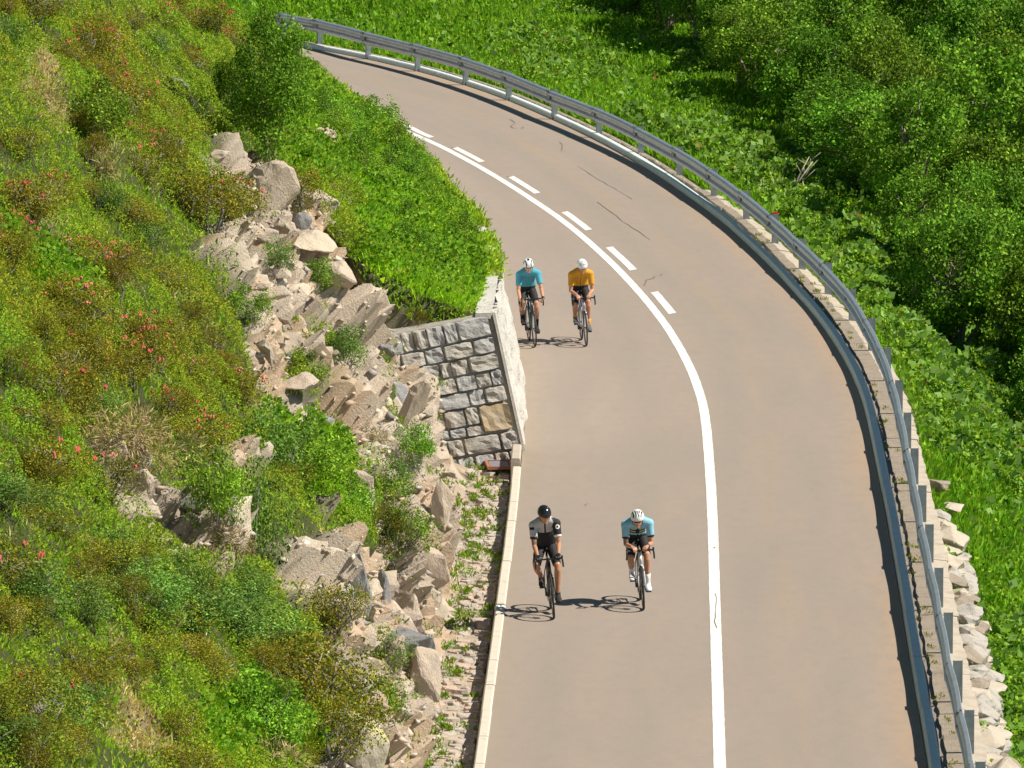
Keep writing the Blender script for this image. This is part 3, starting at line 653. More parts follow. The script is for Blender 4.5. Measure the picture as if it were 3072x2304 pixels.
for i in range(len(PW)):
    P = PW[i]; t = (PW[min(i + 1, len(PW) - 1)] - PW[max(i - 1, 0)]); t.z = 0; t.normalize(); n = Vector((t.y, -t.x, 0))
    if i < len(PW) - 1:                        # one 4 m beam panel, lapped a little over the next
        Q = PW[i + 1]; mb = MB(); V = []; kN = 5
        t2 = (PW[min(i + 2, len(PW) - 1)] - P); t2.z = 0; t2.normalize(); n2 = Vector((t2.y, -t2.x, 0))
        for k in range(kN + 1):
            f = k / kN * 1.03 - .015; p = P.lerp(Q, f); nnn = n.lerp(n2, f).normalized()
            bow = .02 * math.sin(math.pi * f) + (.004 if k == kN else 0)
            for a, b_ in SEC: q = p - nnn * (.045 - a - bow); V.append((q.x, q.y, .505 + b_ + (.010 * (i % 2) - .005) + .006 * math.sin(i * 2.3 + f * 3)))
        m_ = len(SEC); F = [(k * m_ + j, k * m_ + (j + 1) % m_, (k + 1) * m_ + (j + 1) % m_, (k + 1) * m_ + j) for k in range(kN) for j in range(m_)]
        mb.add(V, F); keep(mb.build('beam', M['zinc']), gx)
    mb = MB(); Rm = Matrix.Rotation(math.atan2(-t.x, t.y), 3, 'Z'); c = P + n * .055; c.z = 0
    zt = .66; mb.box(c + Vector((0, 0, .30)) + Rm @ Vector((.0, -.035, 0)), (.125, .006, .72), Rm); mb.box(c + Vector((0, 0, .30)) + Rm @ Vector((-.0595, 0, 0)), (.006, .064, .72), Rm)
    mb.box(c + Vector((0, 0, .30)) + Rm @ Vector((.0595, 0, 0)), (.006, .064, .72), Rm)
    po = keep(mb.build('post', M['zinc_dark']), gx)
    mb = MB(); q = P - n * .062
    mb.box((q.x - n.x * .022, q.y - n.y * .022, .505), (.022, .30, .30), Rm)
    keep(mb.build('splice_plate', M['zinc_dark']), gx)
    if i == 8 + 15:
        mb = MB(); mb.box(c + Vector((0, 0, .665)), (.10, .05, .07), Rm); keep(mb.build('reflector', M['red_reflector']), gx)
# ------------------------------------------------------------------ rocks on the left slope
def to_mesh(name, P, F, m, smooth=False):
    me = bpy.data.meshes.new(name); me.from_pydata(P.tolist(), [], F); me.materials.append(m); me.update(); return me
RMESH = {k: [to_mesh('rock', *rock_np(100 + i + 20 * j, 10 + i % 5, 3, .13, ((1, .85, .8), (1, .7, 1.1), (.9, 1, .6), (1, .9, .7))[i % 4]), M[k]) for i in range(6)] for j, k in enumerate(('rock', 'rock_gray', 'rock_lichen'))}
def rock(name, px, py, w, h, kind='rock', var=0, rz=0, rx=0, label=None, group=None, sink=.25, dep=None, cat='boulder'):
    """px,py: middle of the rock's foot in the photo; w,h metres"""
    p, n = hit(px, py); 
    if p is None: return
    o = bpy.data.objects.new(name, RMESH[kind][var % 6]); COL.objects.link(o)
    o.scale = (w / 1.8, (dep or w * 1.1) / 1.8, h / 1.5); o.rotation_euler = (rx, rx * .5, rz); o.location = p + Vector((0, .15, h * (.5 - sink)))
    tag(o, label, cat, group); return o
rock('boulder', 820, 640, .95, 1.05, 'rock', 1, .4, .1, 'large rounded tan boulder capping the bare rock band, biggest on the upper slope')
rock('boulder', 772, 560, .45, .50, 'rock_gray', 0, 1.0, .2, 'small gray boulder tucked against the upper left of the large tan boulder')
rock('boulder', 700, 540, .55, .40, 'rock', 2, .3, 0, 'low pale rock at the very top of the bare band, left of the large boulder')
rock('boulder', 655, 490, .40, .35, 'rock', 3, 1.3, 0, 'small whitish rock at the tip of the bare band beside the heath')
rock('boulder', 560, 315, .55, .80, 'rock_gray', 1, .2, .5, 'upright gray rock with a notch standing alone in the upper grass')
rock('boulder', 525, 290, .30, .60, 'rock_gray', 4, 2.1, -.5, 'narrow gray rock leaning beside the notched one in the upper grass')
rock('boulder', 590, 370, .40, .28, 'rock_gray', 2, 1, 0, 'flat gray rock half buried in grass below the notched rock')
rock('boulder', 930, 790, 1.0, .75, 'rock', 0, .9, .4, 'broad smooth pale slab below the large tan boulder')
rock('boulder', 1010, 880, .70, .85, 'rock', 3, .6, .6, 'long tilted pale slab on the right edge of the bare band')
rock('boulder', 1110, 985, .60, .75, 'rock', 5, .8, .7, 'steep tan slab just left of the retaining wall top')
rock('boulder', 790, 730, .55, .35, 'rock', 4, .1, 0, 'small tan rock directly under the large boulder')
rock('boulder', 900, 700, .40, .45, 'rock_gray', 5, .4, .2, 'gray rock right of the large tan boulder')
rock('boulder', 1075, 1800, .52, 1.25, 'rock_gray', 1, .3, .1, 'tall dark gray boulder standing beside the olive juniper')
rock('boulder', 1155, 1830, .40, .80, 'rock_gray', 0, 1.2, -.1, 'gray rock wedged right below the tall dark gray boulder')
rock('boulder', 1305, 1790, .50, 1.15, 'rock', 3, .2, -.1, 'high cream coloured rock leaning over the stone ditch')
rock('boulder', 1225, 1965, .80, .75, 'rock_gray', 2, .9, .2, 'broad fissured gray rock above the ditch')
rock('boulder', 1040, 1870, .65, .60, 'rock', 2, .5, .1, 'dark hollowed tan rock left of the fissured gray rock')
rock('boulder', 1270, 2090, .55, 1.0, 'rock', 4, .7, -.1, 'smooth tan outcrop with a long crack at the ditch edge')
rock('boulder', 1095, 2300, .70, 1.25, 'rock_lichen', 1, .2, 0, 'big boulder with yellow green lichen at the bottom of the slope')
rock('boulder', 1180, 2010, .55, .55, 'rock', 1, 1.9, .2, 'rough tan rock under the fissured gray rock')
rock('boulder', 1330, 1600, .40, .9, 'rock', 5, .4, 0, 'pale slab rising straight from the ditch opposite the kerb')
rock('boulder', 890, 1210, .70, .65, 'rock', 0, .2, .3, 'pale broken slab in the middle of the bare band')
rock('boulder', 960, 1290, .45, .35, 'rock_gray', 3, .2, .3, 'bluish slab below the pale broken slab')
rock('boulder', 1235, 1290, .45, 1.0, 'rock', 1, .7, .4, 'ribbed pale outcrop touching the foot of the retaining wall')
rock('boulder', 1165, 1080, .5, .55, 'rock_gray', 4, .5, .3, 'small gray outcrop left of the retaining wall')
rock('boulder', 385, 1435, .38, .55, 'rock', 2, .8, .3, 'orange tan block in the bare ledge of the lower left slope')
rock('boulder', 435, 1475, .32, .40, 'rock', 4, 1.8, -.3, 'squarish pale block leaning in the bare ledge')
rock('boulder', 560, 1540, .60, .22, 'rock_gray', 5, 2.4, .2, 'flat dark gray slab in the hollow of the bare ledge')
rock('boulder', 490, 1650, .25, .30, 'rock', 0, .8, .3, 'small upright tan stone below the bare ledge')
rock('boulder', 520, 1640, .22, .28, 'rock', 3, 2.8, -.2, 'small round stone leaning on the upright tan stone')
rock('boulder', 860, 1960, .30, .55, 'rock_gray', 3, .8, .3, 'thin gray slab leaning in the grass left of the lower rocks')
rock('boulder', 790, 1090, .45, .40, 'rock', 5, 2.2, .1, 'blocky tan rock on the left side of the bare band')
rock('boulder', 870, 1110, .22, .38, 'rock_gray', 4, 2.2, .1, 'small light gray stone right of the blocky tan rock')
rr = random.Random(77); yy_ = 88.0
while yy_ < 130.5:
    for (dd0, z0, w0, h0) in ((1.28, .15, .85, 1.15), (1.95, 1.2, .95, 1.0)):
        if dd0 > 1.5 and rr.random() < .35: continue
        s_ = s_of_y(yy_ + rr.uniform(-.4, .4)); x, y = K(s_, -WID - dd0 - .12 + rr.uniform(-.1, .12)); kd = rr.choice(('rock', 'rock', 'rock', 'rock', 'rock', 'rock_gray')); w = w0 * rr.uniform(.7, 1.25)
        o = bpy.data.objects.new('rock', RMESH[kd][rr.randrange(6)]); COL.objects.link(o); o.scale = (w * .42, w * rr.uniform(.6, 1.1), h0 * rr.uniform(.55, .9)); o.rotation_euler = (rr.uniform(-.15, .15), -.42 + rr.uniform(-.1, .1), rr.uniform(-.5, .5)); o.location = (x, y, z0 + .25 + rr.uniform(-.15, .1))
        tag(o, 'steep pale bedrock slab rising from the stone ditch' if kd == 'rock' else 'steep gray bedrock slab rising from the stone ditch', 'rock', 'bedrock slabs along the ditch')
    yy_ += rr.uniform(.9, 1.5)
rr = random.Random(5); npl = 0; tries = 0
hv = VT; zrm = rockmask
fl = np.argwhere((zrm[:-1, :-1] > .7)); vis_px, vis_py, _ = proj(VT[:-1, :-1])
sel = [(i, j) for i, j in fl if -30 < vis_px[i, j] < 3100 and -30 < vis_py[i, j] < 2340]
rr.shuffle(sel)
LBR = {'rock': 'pale tan broken rock lying on the bare strip of the slope', 'rock_gray': 'grayish broken rock lying on the bare strip of the slope'}
for i, j in sel:
    if npl >= 100: break
    if Tg[i, j] < 1.25 and Yg[i, j] < YE: continue
    v = VT[i, j]; npl += 1; kd = rr.choice(('rock', 'rock', 'rock', 'rock', 'rock', 'rock', 'rock_gray')); o = bpy.data.objects.new('rock', RMESH[kd][rr.randrange(6)]); COL.objects.link(o)
    w = rr.choice((.12, .16, .2, .26, .36, .5)) * rr.uniform(.8, 1.2); w = min(w, .3) if Tg[i, j] < 1.9 else w; o.scale = (w / 1.7, w / 1.3 * rr.uniform(.8, 1.6), w / 1.8 * rr.uniform(.7, 1.5)); o.rotation_euler = (rr.uniform(-.5, .5), rr.uniform(.0, .8), rr.uniform(0, 6.3)); o.location = v.tolist(); o.location.z += w * .1
    tag(o, LBR[kd], 'rock', 'loose rocks on the bare strip')
# rubble: thousands of chips nobody could count
def sample(V, mask, N, seed, vis=None):          # random spots on a grid surface, weighted by area and a mask
    g = np.random.default_rng(seed); A = V[:-1, :-1]; B = V[1:, :-1]; C = V[1:, 1:]; D = V[:-1, 1:]
    ar = np.linalg.norm(np.cross(C - A, D - B), axis=-1) / 2
    qx, qy, _ = proj((A + C) / 2); inn = (qx > -320) & (qx < 3400) & (qy > -90) & (qy < 2500)
    w = ar * inn * mask[:-1, :-1]; w = w.ravel() / w.sum(); k = g.choice(w.size, N, p=w)
    i, j = np.unravel_index(k, ar.shape); u = g.random(N)[:, None]; v = g.random(N)[:, None]
    P = A[i, j] * (1 - u) * (1 - v) + B[i, j] * u * (1 - v) + C[i, j] * u * v + D[i, j] * (1 - u) * v
    nn = np.cross(C[i, j] - A[i, j], D[i, j] - B[i, j]); nn /= np.linalg.norm(nn, axis=1)[:, None] + 1e-9; nn *= np.sign(nn[:, 2:3] + 1e-6)
    return P, nn, i, j
P, nn, i, j = sample(VT, np.clip(rockmask - .35, 0, 1) * (Tg > 1.1), 6000, 3)
g = np.random.default_rng(9); N = len(P); sz = .022 + .05 * g.random((N, 1)) ** 3 + .0
oct_ = np.array([(1, 0, 0), (-1, 0, 0), (0, 1, 0), (0, -1, 0), (0, 0, 1), (0, 0, -1)], float); of = np.array([(0, 2, 4), (2, 1, 4), (1, 3, 4), (3, 0, 4), (2, 0, 5), (1, 2, 5), (3, 1, 5), (0, 3, 5)])
V = P[:, None, :] + (oct_[None] * (1 + g.normal(0, .35, (N, 6, 1))) + g.normal(0, .25, (N, 6, 3))) * sz[:, None, :] * np.array([1.2, 1.5, .8])
F = (of[None] + (np.arange(N) * 6)[:, None, None]).reshape(-1, 3)
cc = np.array([(.54, .46, .37), (.46, .36, .27), (.36, .33, .30), (.58, .53, .46)])[g.integers(0, 4, N)] * (.75 + .4 * g.random((N, 1)))
M['rubble'] = mat('rubble', vcol=True, rough=.95)
rub = np_mesh('rubble', V.reshape(-1, 3), F, M['rubble'], col=np.repeat(cc, 6, 0)); tag(rub, 'tan stone chips and gravel scattered over the bare strip', 'rubble', kind='stuff')

# ------------------------------------------------------------------ ground cover
def leaves(P, Nrm, size, asp, up, g, fold=.25):   # one bent leaf of two faces at each spot
    N = len(P); a = g.normal(0, 1, (N, 3)); a += up * Nrm; a /= np.linalg.norm(a, axis=1)[:, None]
    n0 = Nrm + g.normal(0, .95, (N, 3)); b = np.cross(a, n0); b /= np.linalg.norm(b, axis=1)[:, None] + 1e-9; c = np.cross(a, b)
    L = size[:, None]; Wd = L * asp
    V = np.stack([P, P + a * L * .5 + b * Wd * .5 + c * L * fold * .3, P + a * L + c * L * fold * .1, P + a * L * .5 - b * Wd * .5 + c * L * fold * .3], 1)
    return V.reshape(-1, 3), np.arange(N * 4).reshape(N, 4)
def blades(P, Nrm, h, w, g, lean=.5):
    N = len(P); a = Nrm * .5 + np.array([0, 0, 1.]) + g.normal(0, lean, (N, 3)); a /= np.linalg.norm(a, axis=1)[:, None]
    t = g.random(N) * 6.283; b = np.stack([np.cos(t), np.sin(t) * .6, np.zeros(N)], 1); bend = g.normal(0, .25, (N, 3)) * h[:, None]
    V = np.stack([P - b * w, P + b * w, P + a * h[:, None] * .6 + b * w * .7, P + a * h[:, None] + bend], 1)
    return V.reshape(-1, 3), np.arange(N * 4).reshape(N, 4)
def palette(g, N, cols, var=.22):
    c = np.array(cols)[g.integers(0, len(cols), N)] * (1 + g.normal(0, var, (N, 1))); return np.clip(c, .003, .9)
g = np.random.default_rng(21)
gm = (1 - np.clip(rockmask * 1.25, 0, 1)) * ((Tg > .3) | (Yg > YE)) * (Tg < 16)
gm = np.where((Yg < YE) & (Tg < .95), 0, gm)
# heath: low cushions of small olive leaves
x_, y_ = VT[..., 0], VT[..., 1]
_, ce1 = cell(x_ * 1.5 + fbm(x_, y_ * .7, 3, 2) * .8, y_ * .75, 71); dome = sstep(ce1, .0, .5) * .52 * (.4 + .6 * vnoise(x_ * .6, y_ * .3, 72))
heath = gm * (1 - .85 * zb) * (1 - .6 * zd)
heath *= sstep(fbm(x_ * .55, y_ * .22, 4, 33), -.42, .05) * (.10 + sstep(dome, .02, .22))
P, nn, i, j = sample(VT, heath, 430000, 11); N = len(P)
P = P + np.array([0, 0, 1.]) * (dome[i, j] * (1 - g.random(N) ** 2 * .4) + g.random(N) * .03)[:, None]
gx_, gy_ = np.gradient(dome); V, F = leaves(P, nn, .022 + .022 * g.random(N), .6, .8, g)
hue = (fbm(P[:, 0] * .5, P[:, 1] * .25, 4, 44)[:, None] * .9 + .5).clip(0, 1)
c1_ = palette(g, N, [(0.301, 0.393, 0.024), (0.388, 0.435, 0.026), (0.194, 0.290, 0.021), (0.477, 0.414, 0.033), (0.124, 0.207, 0.020)]); c2_ = palette(g, N, [(0.213, 0.456, 0.026), (0.265, 0.517, 0.033), (0.141, 0.310, 0.024), (0.337, 0.497, 0.033)])
sp_ = g.random((N, 1)) < .012
c_ = c1_ * hue + c2_ * (1 - hue); c_ = np.where(sp_, np.array([.30, .12, .02]), c_)
o = np_mesh('heath', V, F, M['cover'], col=np.repeat(c_, 4, 0)); tag(o, 'low olive green heath cushions covering the left slope', 'heath', kind='stuff')
# grass between and over it
P, nn, i, j = sample(VT, gm * (.42 + zb * 1.3 + zd * .9), 300000, 12); N = len(P)
h = (.05 + .08 * g.random(N)) * (1 + .5 * zb[i, j]); V, F = blades(P, nn, h, .0055 + .003 * g.random((N, 1)), g)
zbb = zb[i, j][:, None]; zdd = zd[i, j][:, None]; rn = g.random((N, 1))
drymix = np.clip(zdd * 1.0 + (fbm(P[:, 0] * 1.1, P[:, 1] * .45, 3, 15)[:, None] > .30) * .35, 0, 1)
base = palette(g, N, [(0.248, 0.454, 0.024), (0.309, 0.491, 0.029), (0.185, 0.382, 0.022), (0.418, 0.509, 0.059)]); br = palette(g, N, [(0.309, 0.595, 0.018), (0.430, 0.694, 0.022), (0.223, 0.479, 0.018)]); dr = palette(g, N, [(0.700, 0.578, 0.253), (0.618, 0.446, 0.178), (0.412, 0.363, 0.090), (0.700, 0.694, 0.387)])
c_ = np.where(rn < drymix, dr, np.where(g.random((N, 1)) < zbb, br, base))
o = np_mesh('grass', V, F, M['grass'], col=np.repeat(c_, 4, 0)); tag(o, 'fine green and straw coloured grass on the left slope', 'grass', kind='stuff')
# leafy herbs on the bright bank behind the wall
P, nn, i, j = sample(VT, gm * np.clip(zb - .2, 0, 1) * (.3 + sstep(fbm(x_ * .8, y_ * .4, 3, 7), -.2, .3)), 90000, 14); N = len(P)
dm2 = dome[i, j] * .9; P = P + np.array([0, 0, 1.]) * (dm2 * (1 - g.random(N) ** 2 * .6) + .05 * g.random(N))[:, None]
V, F = leaves(P, nn, .05 + .05 * g.random(N), .7, .5, g); c_ = palette(g, N, [(0.130, 0.300, 0.017), (0.182, 0.362, 0.020), (0.091, 0.225, 0.016), (0.247, 0.375, 0.023)])
o = np_mesh('herbs', V, F, M['cover'], col=np.repeat(c_, 4, 0)); tag(o, 'bright leafy herbs on the bank above the retaining wall', 'herbs', kind='stuff')
# tufts in the ditch and on the bare band
g = np.random.default_rng(5); T = []
ss = g.uniform(s_of_y(85), SWE - .3, 150); oo = -WID - np.where(g.random(150) < .12, g.uniform(.15, .3, 150), g.uniform(.5, .9, 150))
kx, ky = K(ss, oo); T = np.stack([kx, ky, np.full(150, -.22)], 1)
Pb, nb, i, j = sample(VT, np.clip(rockmask - .3, 0, 1) * (fbm(x_ * 1.2, y_ * .6, 3, 88) > .05), 420, 4); T = np.concatenate([T, Pb])
k = 46; N = len(T) * k; rt_ = g.uniform(.05, .15, len(T)); rt_[:150] *= .6; r_ = np.repeat(rt_, k)[:, None]
P = np.repeat(T, k, 0) + g.normal(0, 1, (N, 3)) * r_ * np.array([.7, 1.0, .0]) + np.array([0, 0, 1.]) * np.abs(g.normal(0, .5, (N, 1))) * r_
V, F = leaves(P, np.tile([0, 0, 1.], (N, 1)), .035 + .05 * g.random(N), .35, 1.6, g); c_ = palette(g, N, [(0.130, 0.275, 0.017), (0.182, 0.325, 0.020), (0.104, 0.213, 0.016), (0.260, 0.300, 0.034)])
o = np_mesh('weeds', V, F, M['cover'], col=np.repeat(c_, 4, 0)); tag(o, 'small green weeds growing between the ditch stones and rocks', 'weeds', kind='stuff')
# grass hanging over the coping where the bend hides the wall face
g = np.random.default_rng(61); n_ = 2600; ss = g.uniform(s_of_y(141), s_of_y(206), n_); hh_ = hwall(ss); kx, ky = K(ss, -WID - .02 - hh_ * BAT - g.random(n_) ** 1.0 * .45 + .03); T = np.stack([kx, ky, hh_ + .02], 1)
kk_ = vnoise(ss * 1.1, ss * 0, 5) > .18; T = T[kk_]; N = len(T) * 14
P = np.repeat(T, 14, 0) + g.normal(0, .07, (N, 3)) * np.array([.8, 2.0, .4]); V, F = leaves(P, np.tile([.35, 0, .9], (N, 1)), .05 + .09 * g.random(N), .28, 1.0, g)
o = np_mesh('weeds', V, F, M['cover'], col=np.repeat(palette(g, N, [(0.234, 0.450, 0.016), (0.338, 0.525, 0.020), (0.156, 0.325, 0.013), (0.416, 0.450, 0.056)]), 4, 0)); tag(o, 'bright grass and herbs hanging over the edge of the retaining wall', 'weeds', kind='stuff')
# weeds along the parapet
g = np.random.default_rng(6); ss = g.uniform(s_of_y(90), s_of_y(165), 70); kx, ky = K(ss, g.uniform(.2, .42, 70)); T = np.stack([kx, ky, np.full(70, .09)], 1)
N = 70 * 24; P = np.repeat(T, 24, 0) + g.normal(0, .045, (N, 3)) * np.array([.6, 1.6, .1]); V, F = leaves(P, np.tile([0, 0, 1.], (N, 1)), .03 + .03 * g.random(N), .35, 1.4, g)
o = np_mesh('weeds', V, F, M['cover'], col=np.repeat(palette(g, N, [(0.208, 0.250, 0.023), (0.286, 0.275, 0.056), (0.156, 0.225, 0.023)]), 4, 0)); tag(o, 'sparse yellowish weeds in the gravel beside the guard rail', 'weeds', kind='stuff')

# right bank: big butterbur leaves, small herbs, grass
FRONTLINE = [(9.0, 120), (8.6, 143), (8.0, 151), (6.8, 157), (6.0, 173), (5.1, 188), (4.0, 196), (3.0, 203), (.6, 213), (-2.6, 219), (-6, 228), (-30, 246)]
fx = np.interp(VR[..., 1], [p[1] for p in FRONTLINE], [p[0] for p in FRONTLINE])
rm = (VR[..., 0] < fx + 2.0) * np.where(Yr2 < 150, Rr > .45, np.where(Yr2 < 168, Rr > .3, Rr > .0))
grassy = sstep(fbm(Xr * .22, Yr2 * .1, 3, 51), .0, .25); grassy = np.clip(grassy + sstep(Yr2, 188, 200) * (1 - sstep(Xr, -1, 3)) + (Rr < .9) * sstep(Yr2, 165, 172), 0, 1)
g = np.random.default_rng(31)
_, ce2 = cell(Xr * 1.1, Yr2 * .6, 171); dome2 = sstep(ce2, .0, .6) * .32
P, nn, i, j = sample(VR, rm * (1.05 - grassy) * sstep(Rr, .3, 1.3), 260000, 41); N = len(P)
P = P + np.array([0, 0, 1.]) * (dome2[i, j] * (1 - g.random(N) ** 2 * .6) + .05 + g.random(N) * .08)[:, None]
big = g.random(N) < .09; size = np.where(big, .11 + .09 * g.random(N), .04 + .05 * g.random(N)); V, F = leaves(P, nn, size, .85, .35, g, .4)
c_ = palette(g, N, [(0.169, 0.350, 0.017), (0.234, 0.425, 0.023), (0.117, 0.263, 0.013), (0.312, 0.475, 0.034), (0.078, 0.188, 0.013)]); c_ = np.where(big[:, None], palette(g, N, [(0.169, 0.312, 0.056), (0.234, 0.400, 0.101), (0.143, 0.300, 0.034)]), c_)
c_ = np.where(g.random((N, 1)) < .006, np.array([.28, .13, .04]), c_)
o = np_mesh('leafy_plants', V, F, M['cover'], col=np.repeat(c_, 4, 0)); tag(o, 'dense bright green large leaved plants on the bank outside the guard rail', 'leafy plants', kind='stuff')
P, nn, i, j = sample(VR, rm * (.25 + grassy) * (.4 + .6 * sstep(Rr, .0, .3)), 200000, 42); N = len(P)
V, F = blades(P, nn, .09 + .16 * g.random(N), .010 + .005 * g.random((N, 1)), g); c_ = palette(g, N, [(0.162, 0.394, 0.013), (0.203, 0.446, 0.017), (0.122, 0.315, 0.013), (0.264, 0.446, 0.034)])
o = np_mesh('meadow_grass', V, F, M['grass'], col=np.repeat(c_, 4, 0)); tag(o, 'sunlit yellow green grass outside the guard rail', 'grass', kind='stuff')

# ------------------------------------------------------------------ shrubs
def shrub_meshes(seed, rx, rz, ncl, nl, ls, cols, asp=.6, clr=.34, stems=5, wood='bark', thick=.03, flat=1.0, upz=.5):
    g = np.random.default_rng(seed); cen = []
    while len(cen) < ncl:
        q = g.uniform(-1, 1, 3)
        if np.linalg.norm(q) < 1 and (np.linalg.norm(q) > .35): cen.append(q)
    cen = np.array(cen) * np.array([rx, rx, rz * .5]) * .82 + np.array([0, 0, rz * .52]); cr = clr * rx * g.uniform(.6, 1.25, ncl)
    k = g.integers(0, ncl, nl); dd = g.normal(0, 1, (nl, 3)); dd /= np.linalg.norm(dd, axis=1)[:, None]
    P = cen[k] + dd * cr[k][:, None] * (.55 + .5 * g.random((nl, 1))) * np.array([1, 1, flat]); P[:, 2] = np.maximum(P[:, 2], .02)
    V, F = leaves(P, dd, ls * (.7 + .6 * g.random(nl)), asp, upz, g)
    tone = (g.random(ncl) * .7 + .6)[k][:, None]; c = palette(g, nl, cols) * tone
    me = bpy.data.objects
    cr_o = np_mesh('crown', V, F, M['leaf'], col=np.repeat(np.clip(c, .003, .8), 4, 0))
    mb = MB(); R_ = random.Random(seed)
    for s in range(stems):
        tgt = cen[R_.randrange(ncl)]; a = Vector((R_.uniform(-.12, .12) * rx, R_.uniform(-.12, .12) * rx, -.1)); b = Vector(tgt.tolist())
        mid = a.lerp(b, .5) + Vector((R_.uniform(-.1, .1), R_.uniform(-.1, .1), rz * .05)); t = thick * R_.uniform(.7, 1.2)
        mb.tube([a, a.lerp(mid, .5), mid, b], [t, t * .8, t * .6, t * .25], 6)
        for q in range(3):
            e = Vector(cen[R_.randrange(ncl)].tolist()); st = mid.lerp(b, R_.random()); e = st.lerp(e, .7); mb.tube([st, st.lerp(e, .5) + Vector((0, 0, .05)), e], [t * .4, t * .3, t * .12], 5)
    st_o = mb.build('stems', M[wood], None, True)
    a, b = cr_o.data, st_o.data
    bpy.data.objects.remove(cr_o); bpy.data.objects.remove(st_o); return a, b
ALD_OLD = [(0.135, 0.260, 0.016), (0.189, 0.325, 0.021), (0.095, 0.195, 0.014), (0.243, 0.377, 0.029), (0.162, 0.260, 0.029)]
ALD = [(.12, .29, .018), (.165, .35, .022), (.08, .20, .014), (.23, .41, .03), (.15, .28, .03)]
WIL = [(0.135, 0.286, 0.047), (0.189, 0.351, 0.059), (0.095, 0.195, 0.029), (0.243, 0.377, 0.082)]
RHO = [(0.176, 0.237, 0.019), (0.246, 0.287, 0.023), (0.334, 0.304, 0.025), (0.105, 0.152, 0.016), (0.386, 0.304, 0.030)]
JUN = [(0.229, 0.220, 0.023), (0.299, 0.254, 0.023), (0.159, 0.169, 0.018)]
BRI = [(0.162, 0.338, 0.023), (0.216, 0.390, 0.029), (0.108, 0.247, 0.018), (0.257, 0.429, 0.047)]
PROTO = {'alder': [shrub_meshes(200 + q, 1.25, 2.5, 72, 12000, .068, ALD, .7, .22, 9, 'bark', .045) for q in range(5)],
         'tallalder': [shrub_meshes(220, .95, 2.9, 44, 14500, .062, ALD, .6, .36, 7, 'bark', .035)],
         'willow': [shrub_meshes(230 + q, .5, .8, 20, 3800, .040, WIL, .5, .42, 5, 'twig', .015) for q in range(3)],
         'green': [shrub_meshes(240 + q, .5, .8, 20, 4000, .041, BRI, .55, .42, 5, 'twig', .015) for q in range(3)],
         'rhodo': [shrub_meshes(250 + q, .5, .62, 20, 3600, .032, RHO, .5, .40, 8, 'twig', .018) for q in range(4)],
         'juniper': [shrub_meshes(260 + q, .45, 1.0, 16, 3200, .045, JUN, .22, .40, 5, 'twig', .015, 1, 1.6) for q in range(2)],
         'tuft': [shrub_meshes(270 + q, .4, .35, 10, 700, .11, [(.42, .34, .17), (.36, .28, .14), (.20, .24, .04)], .12, .5, 0 + 2, 'twig', .006, 1, 2.2) for q in range(2)]}
def blossom_mesh(seed, n=22, m='petal'):
    r = random.Random(seed); mb = MB()
    for _ in range(n):
        a = r.uniform(0, 6.28); q = r.uniform(.1, .48); c = Vector((math.cos(a) * q, math.sin(a) * q, .62 - q * .45 + r.uniform(-.03, .06)))
        for k in range(4):
            e = c + Vector([r.uniform(-.028, .028) for _ in range(3)]); s = r.uniform(.013, .022)
            mb.add([e + Vector((-s, 0, 0)), e + Vector((0, -s, -s)), e + Vector((s, 0, 0)), e + Vector((0, s, s)), e + Vector((0, -s * .4, s * 1.2))], [(0, 1, 4), (1, 2, 4), (2, 3, 4), (3, 0, 4), (0, 3, 2, 1)])
    o = mb.build('blossoms', M[m]); me = o.data; bpy.data.objects.remove(o); return me
BLO = [blossom_mesh(i, 4 + 3 * i) for i in range(3)]
def shrub(name, kind, p, sc, rz, label, cat='shrub', group=None, var=0, blossoms=None, sz=None):
    o = empty(name, p, (0, 0, rz)); o.scale = (sc, sc, sz or sc); tag(o, label, cat, group)
    a, b = PROTO[kind][var % len(PROTO[kind])]
    for nm, me in (('crown', a), ('stems', b)): c = bpy.data.objects.new(nm, me); COL.objects.link(c); c.parent = o
    if blossoms is not None: c = bpy.data.objects.new('blossoms', BLO[blossoms % 3]); COL.objects.link(c); c.parent = o
    return o
def S(kind, px, py, sc, label, name='shrub', var=0, sz=None, cat='shrub', blossoms=None, group=None):
    p, n = hit(px, py)
    if p is not None: shrub(name, kind, p - Vector((0, 0, .05)), sc, px * .37, label, cat, group, var, blossoms, sz)
S('tallalder', 810, 505, .72, 'tall dark green alder bush above the large tan boulder', 'alder_bush', 0, .95)
S('alder', 700, 370, .36, 'rounder light green bush leaning on the left of the tall alder', 'alder_bush', 1, .5)
S('alder', 870, 330, .34, 'bushy green shrub on the right shoulder of the tall alder', 'alder_bush', 2, .55)
S('green', 900, 200, 1.3, 'yellow green leafy shrub just below the end of the guard rail', 'shrub', 0)
S('rhodo', 860, 170, 1.2, 'small olive shrub behind the tall alder near the road edge', 'shrub', 1)
S('rhodo', 900, 620, 1.1, 'dark brownish shrub on the bank right of the large tan boulder', 'shrub', 2)
S('rhodo', 1010, 640, 1.0, 'dark shrub in the bright bank between the boulder and the road', 'shrub', 3)
S('rhodo', 620, 700, 1.5, 'dark heath shrub at the left edge of the upper bare band', 'shrub', 0)
S('rhodo', 560, 640, 1.3, 'gray twiggy shrub above the dark one by the bare band', 'shrub', 1)
S('willow', 825, 810, .65, 'small green shrub growing in the bare band below the large boulder', 'shrub', 0)
S('green', 745, 960, .7, 'bright green shrub on the left side of the bare band', 'shrub', 1)
S('willow', 1040, 1090, .8, 'bushy green plant in the centre of the bare band', 'shrub', 1)
S('green', 920, 1150, .7, 'green plant among the rocks below the centre of the bare band', 'shrub', 2)
S('green', 1235, 1380, .75, 'yellow green cushion beside the ribbed outcrop', 'shrub', 0)
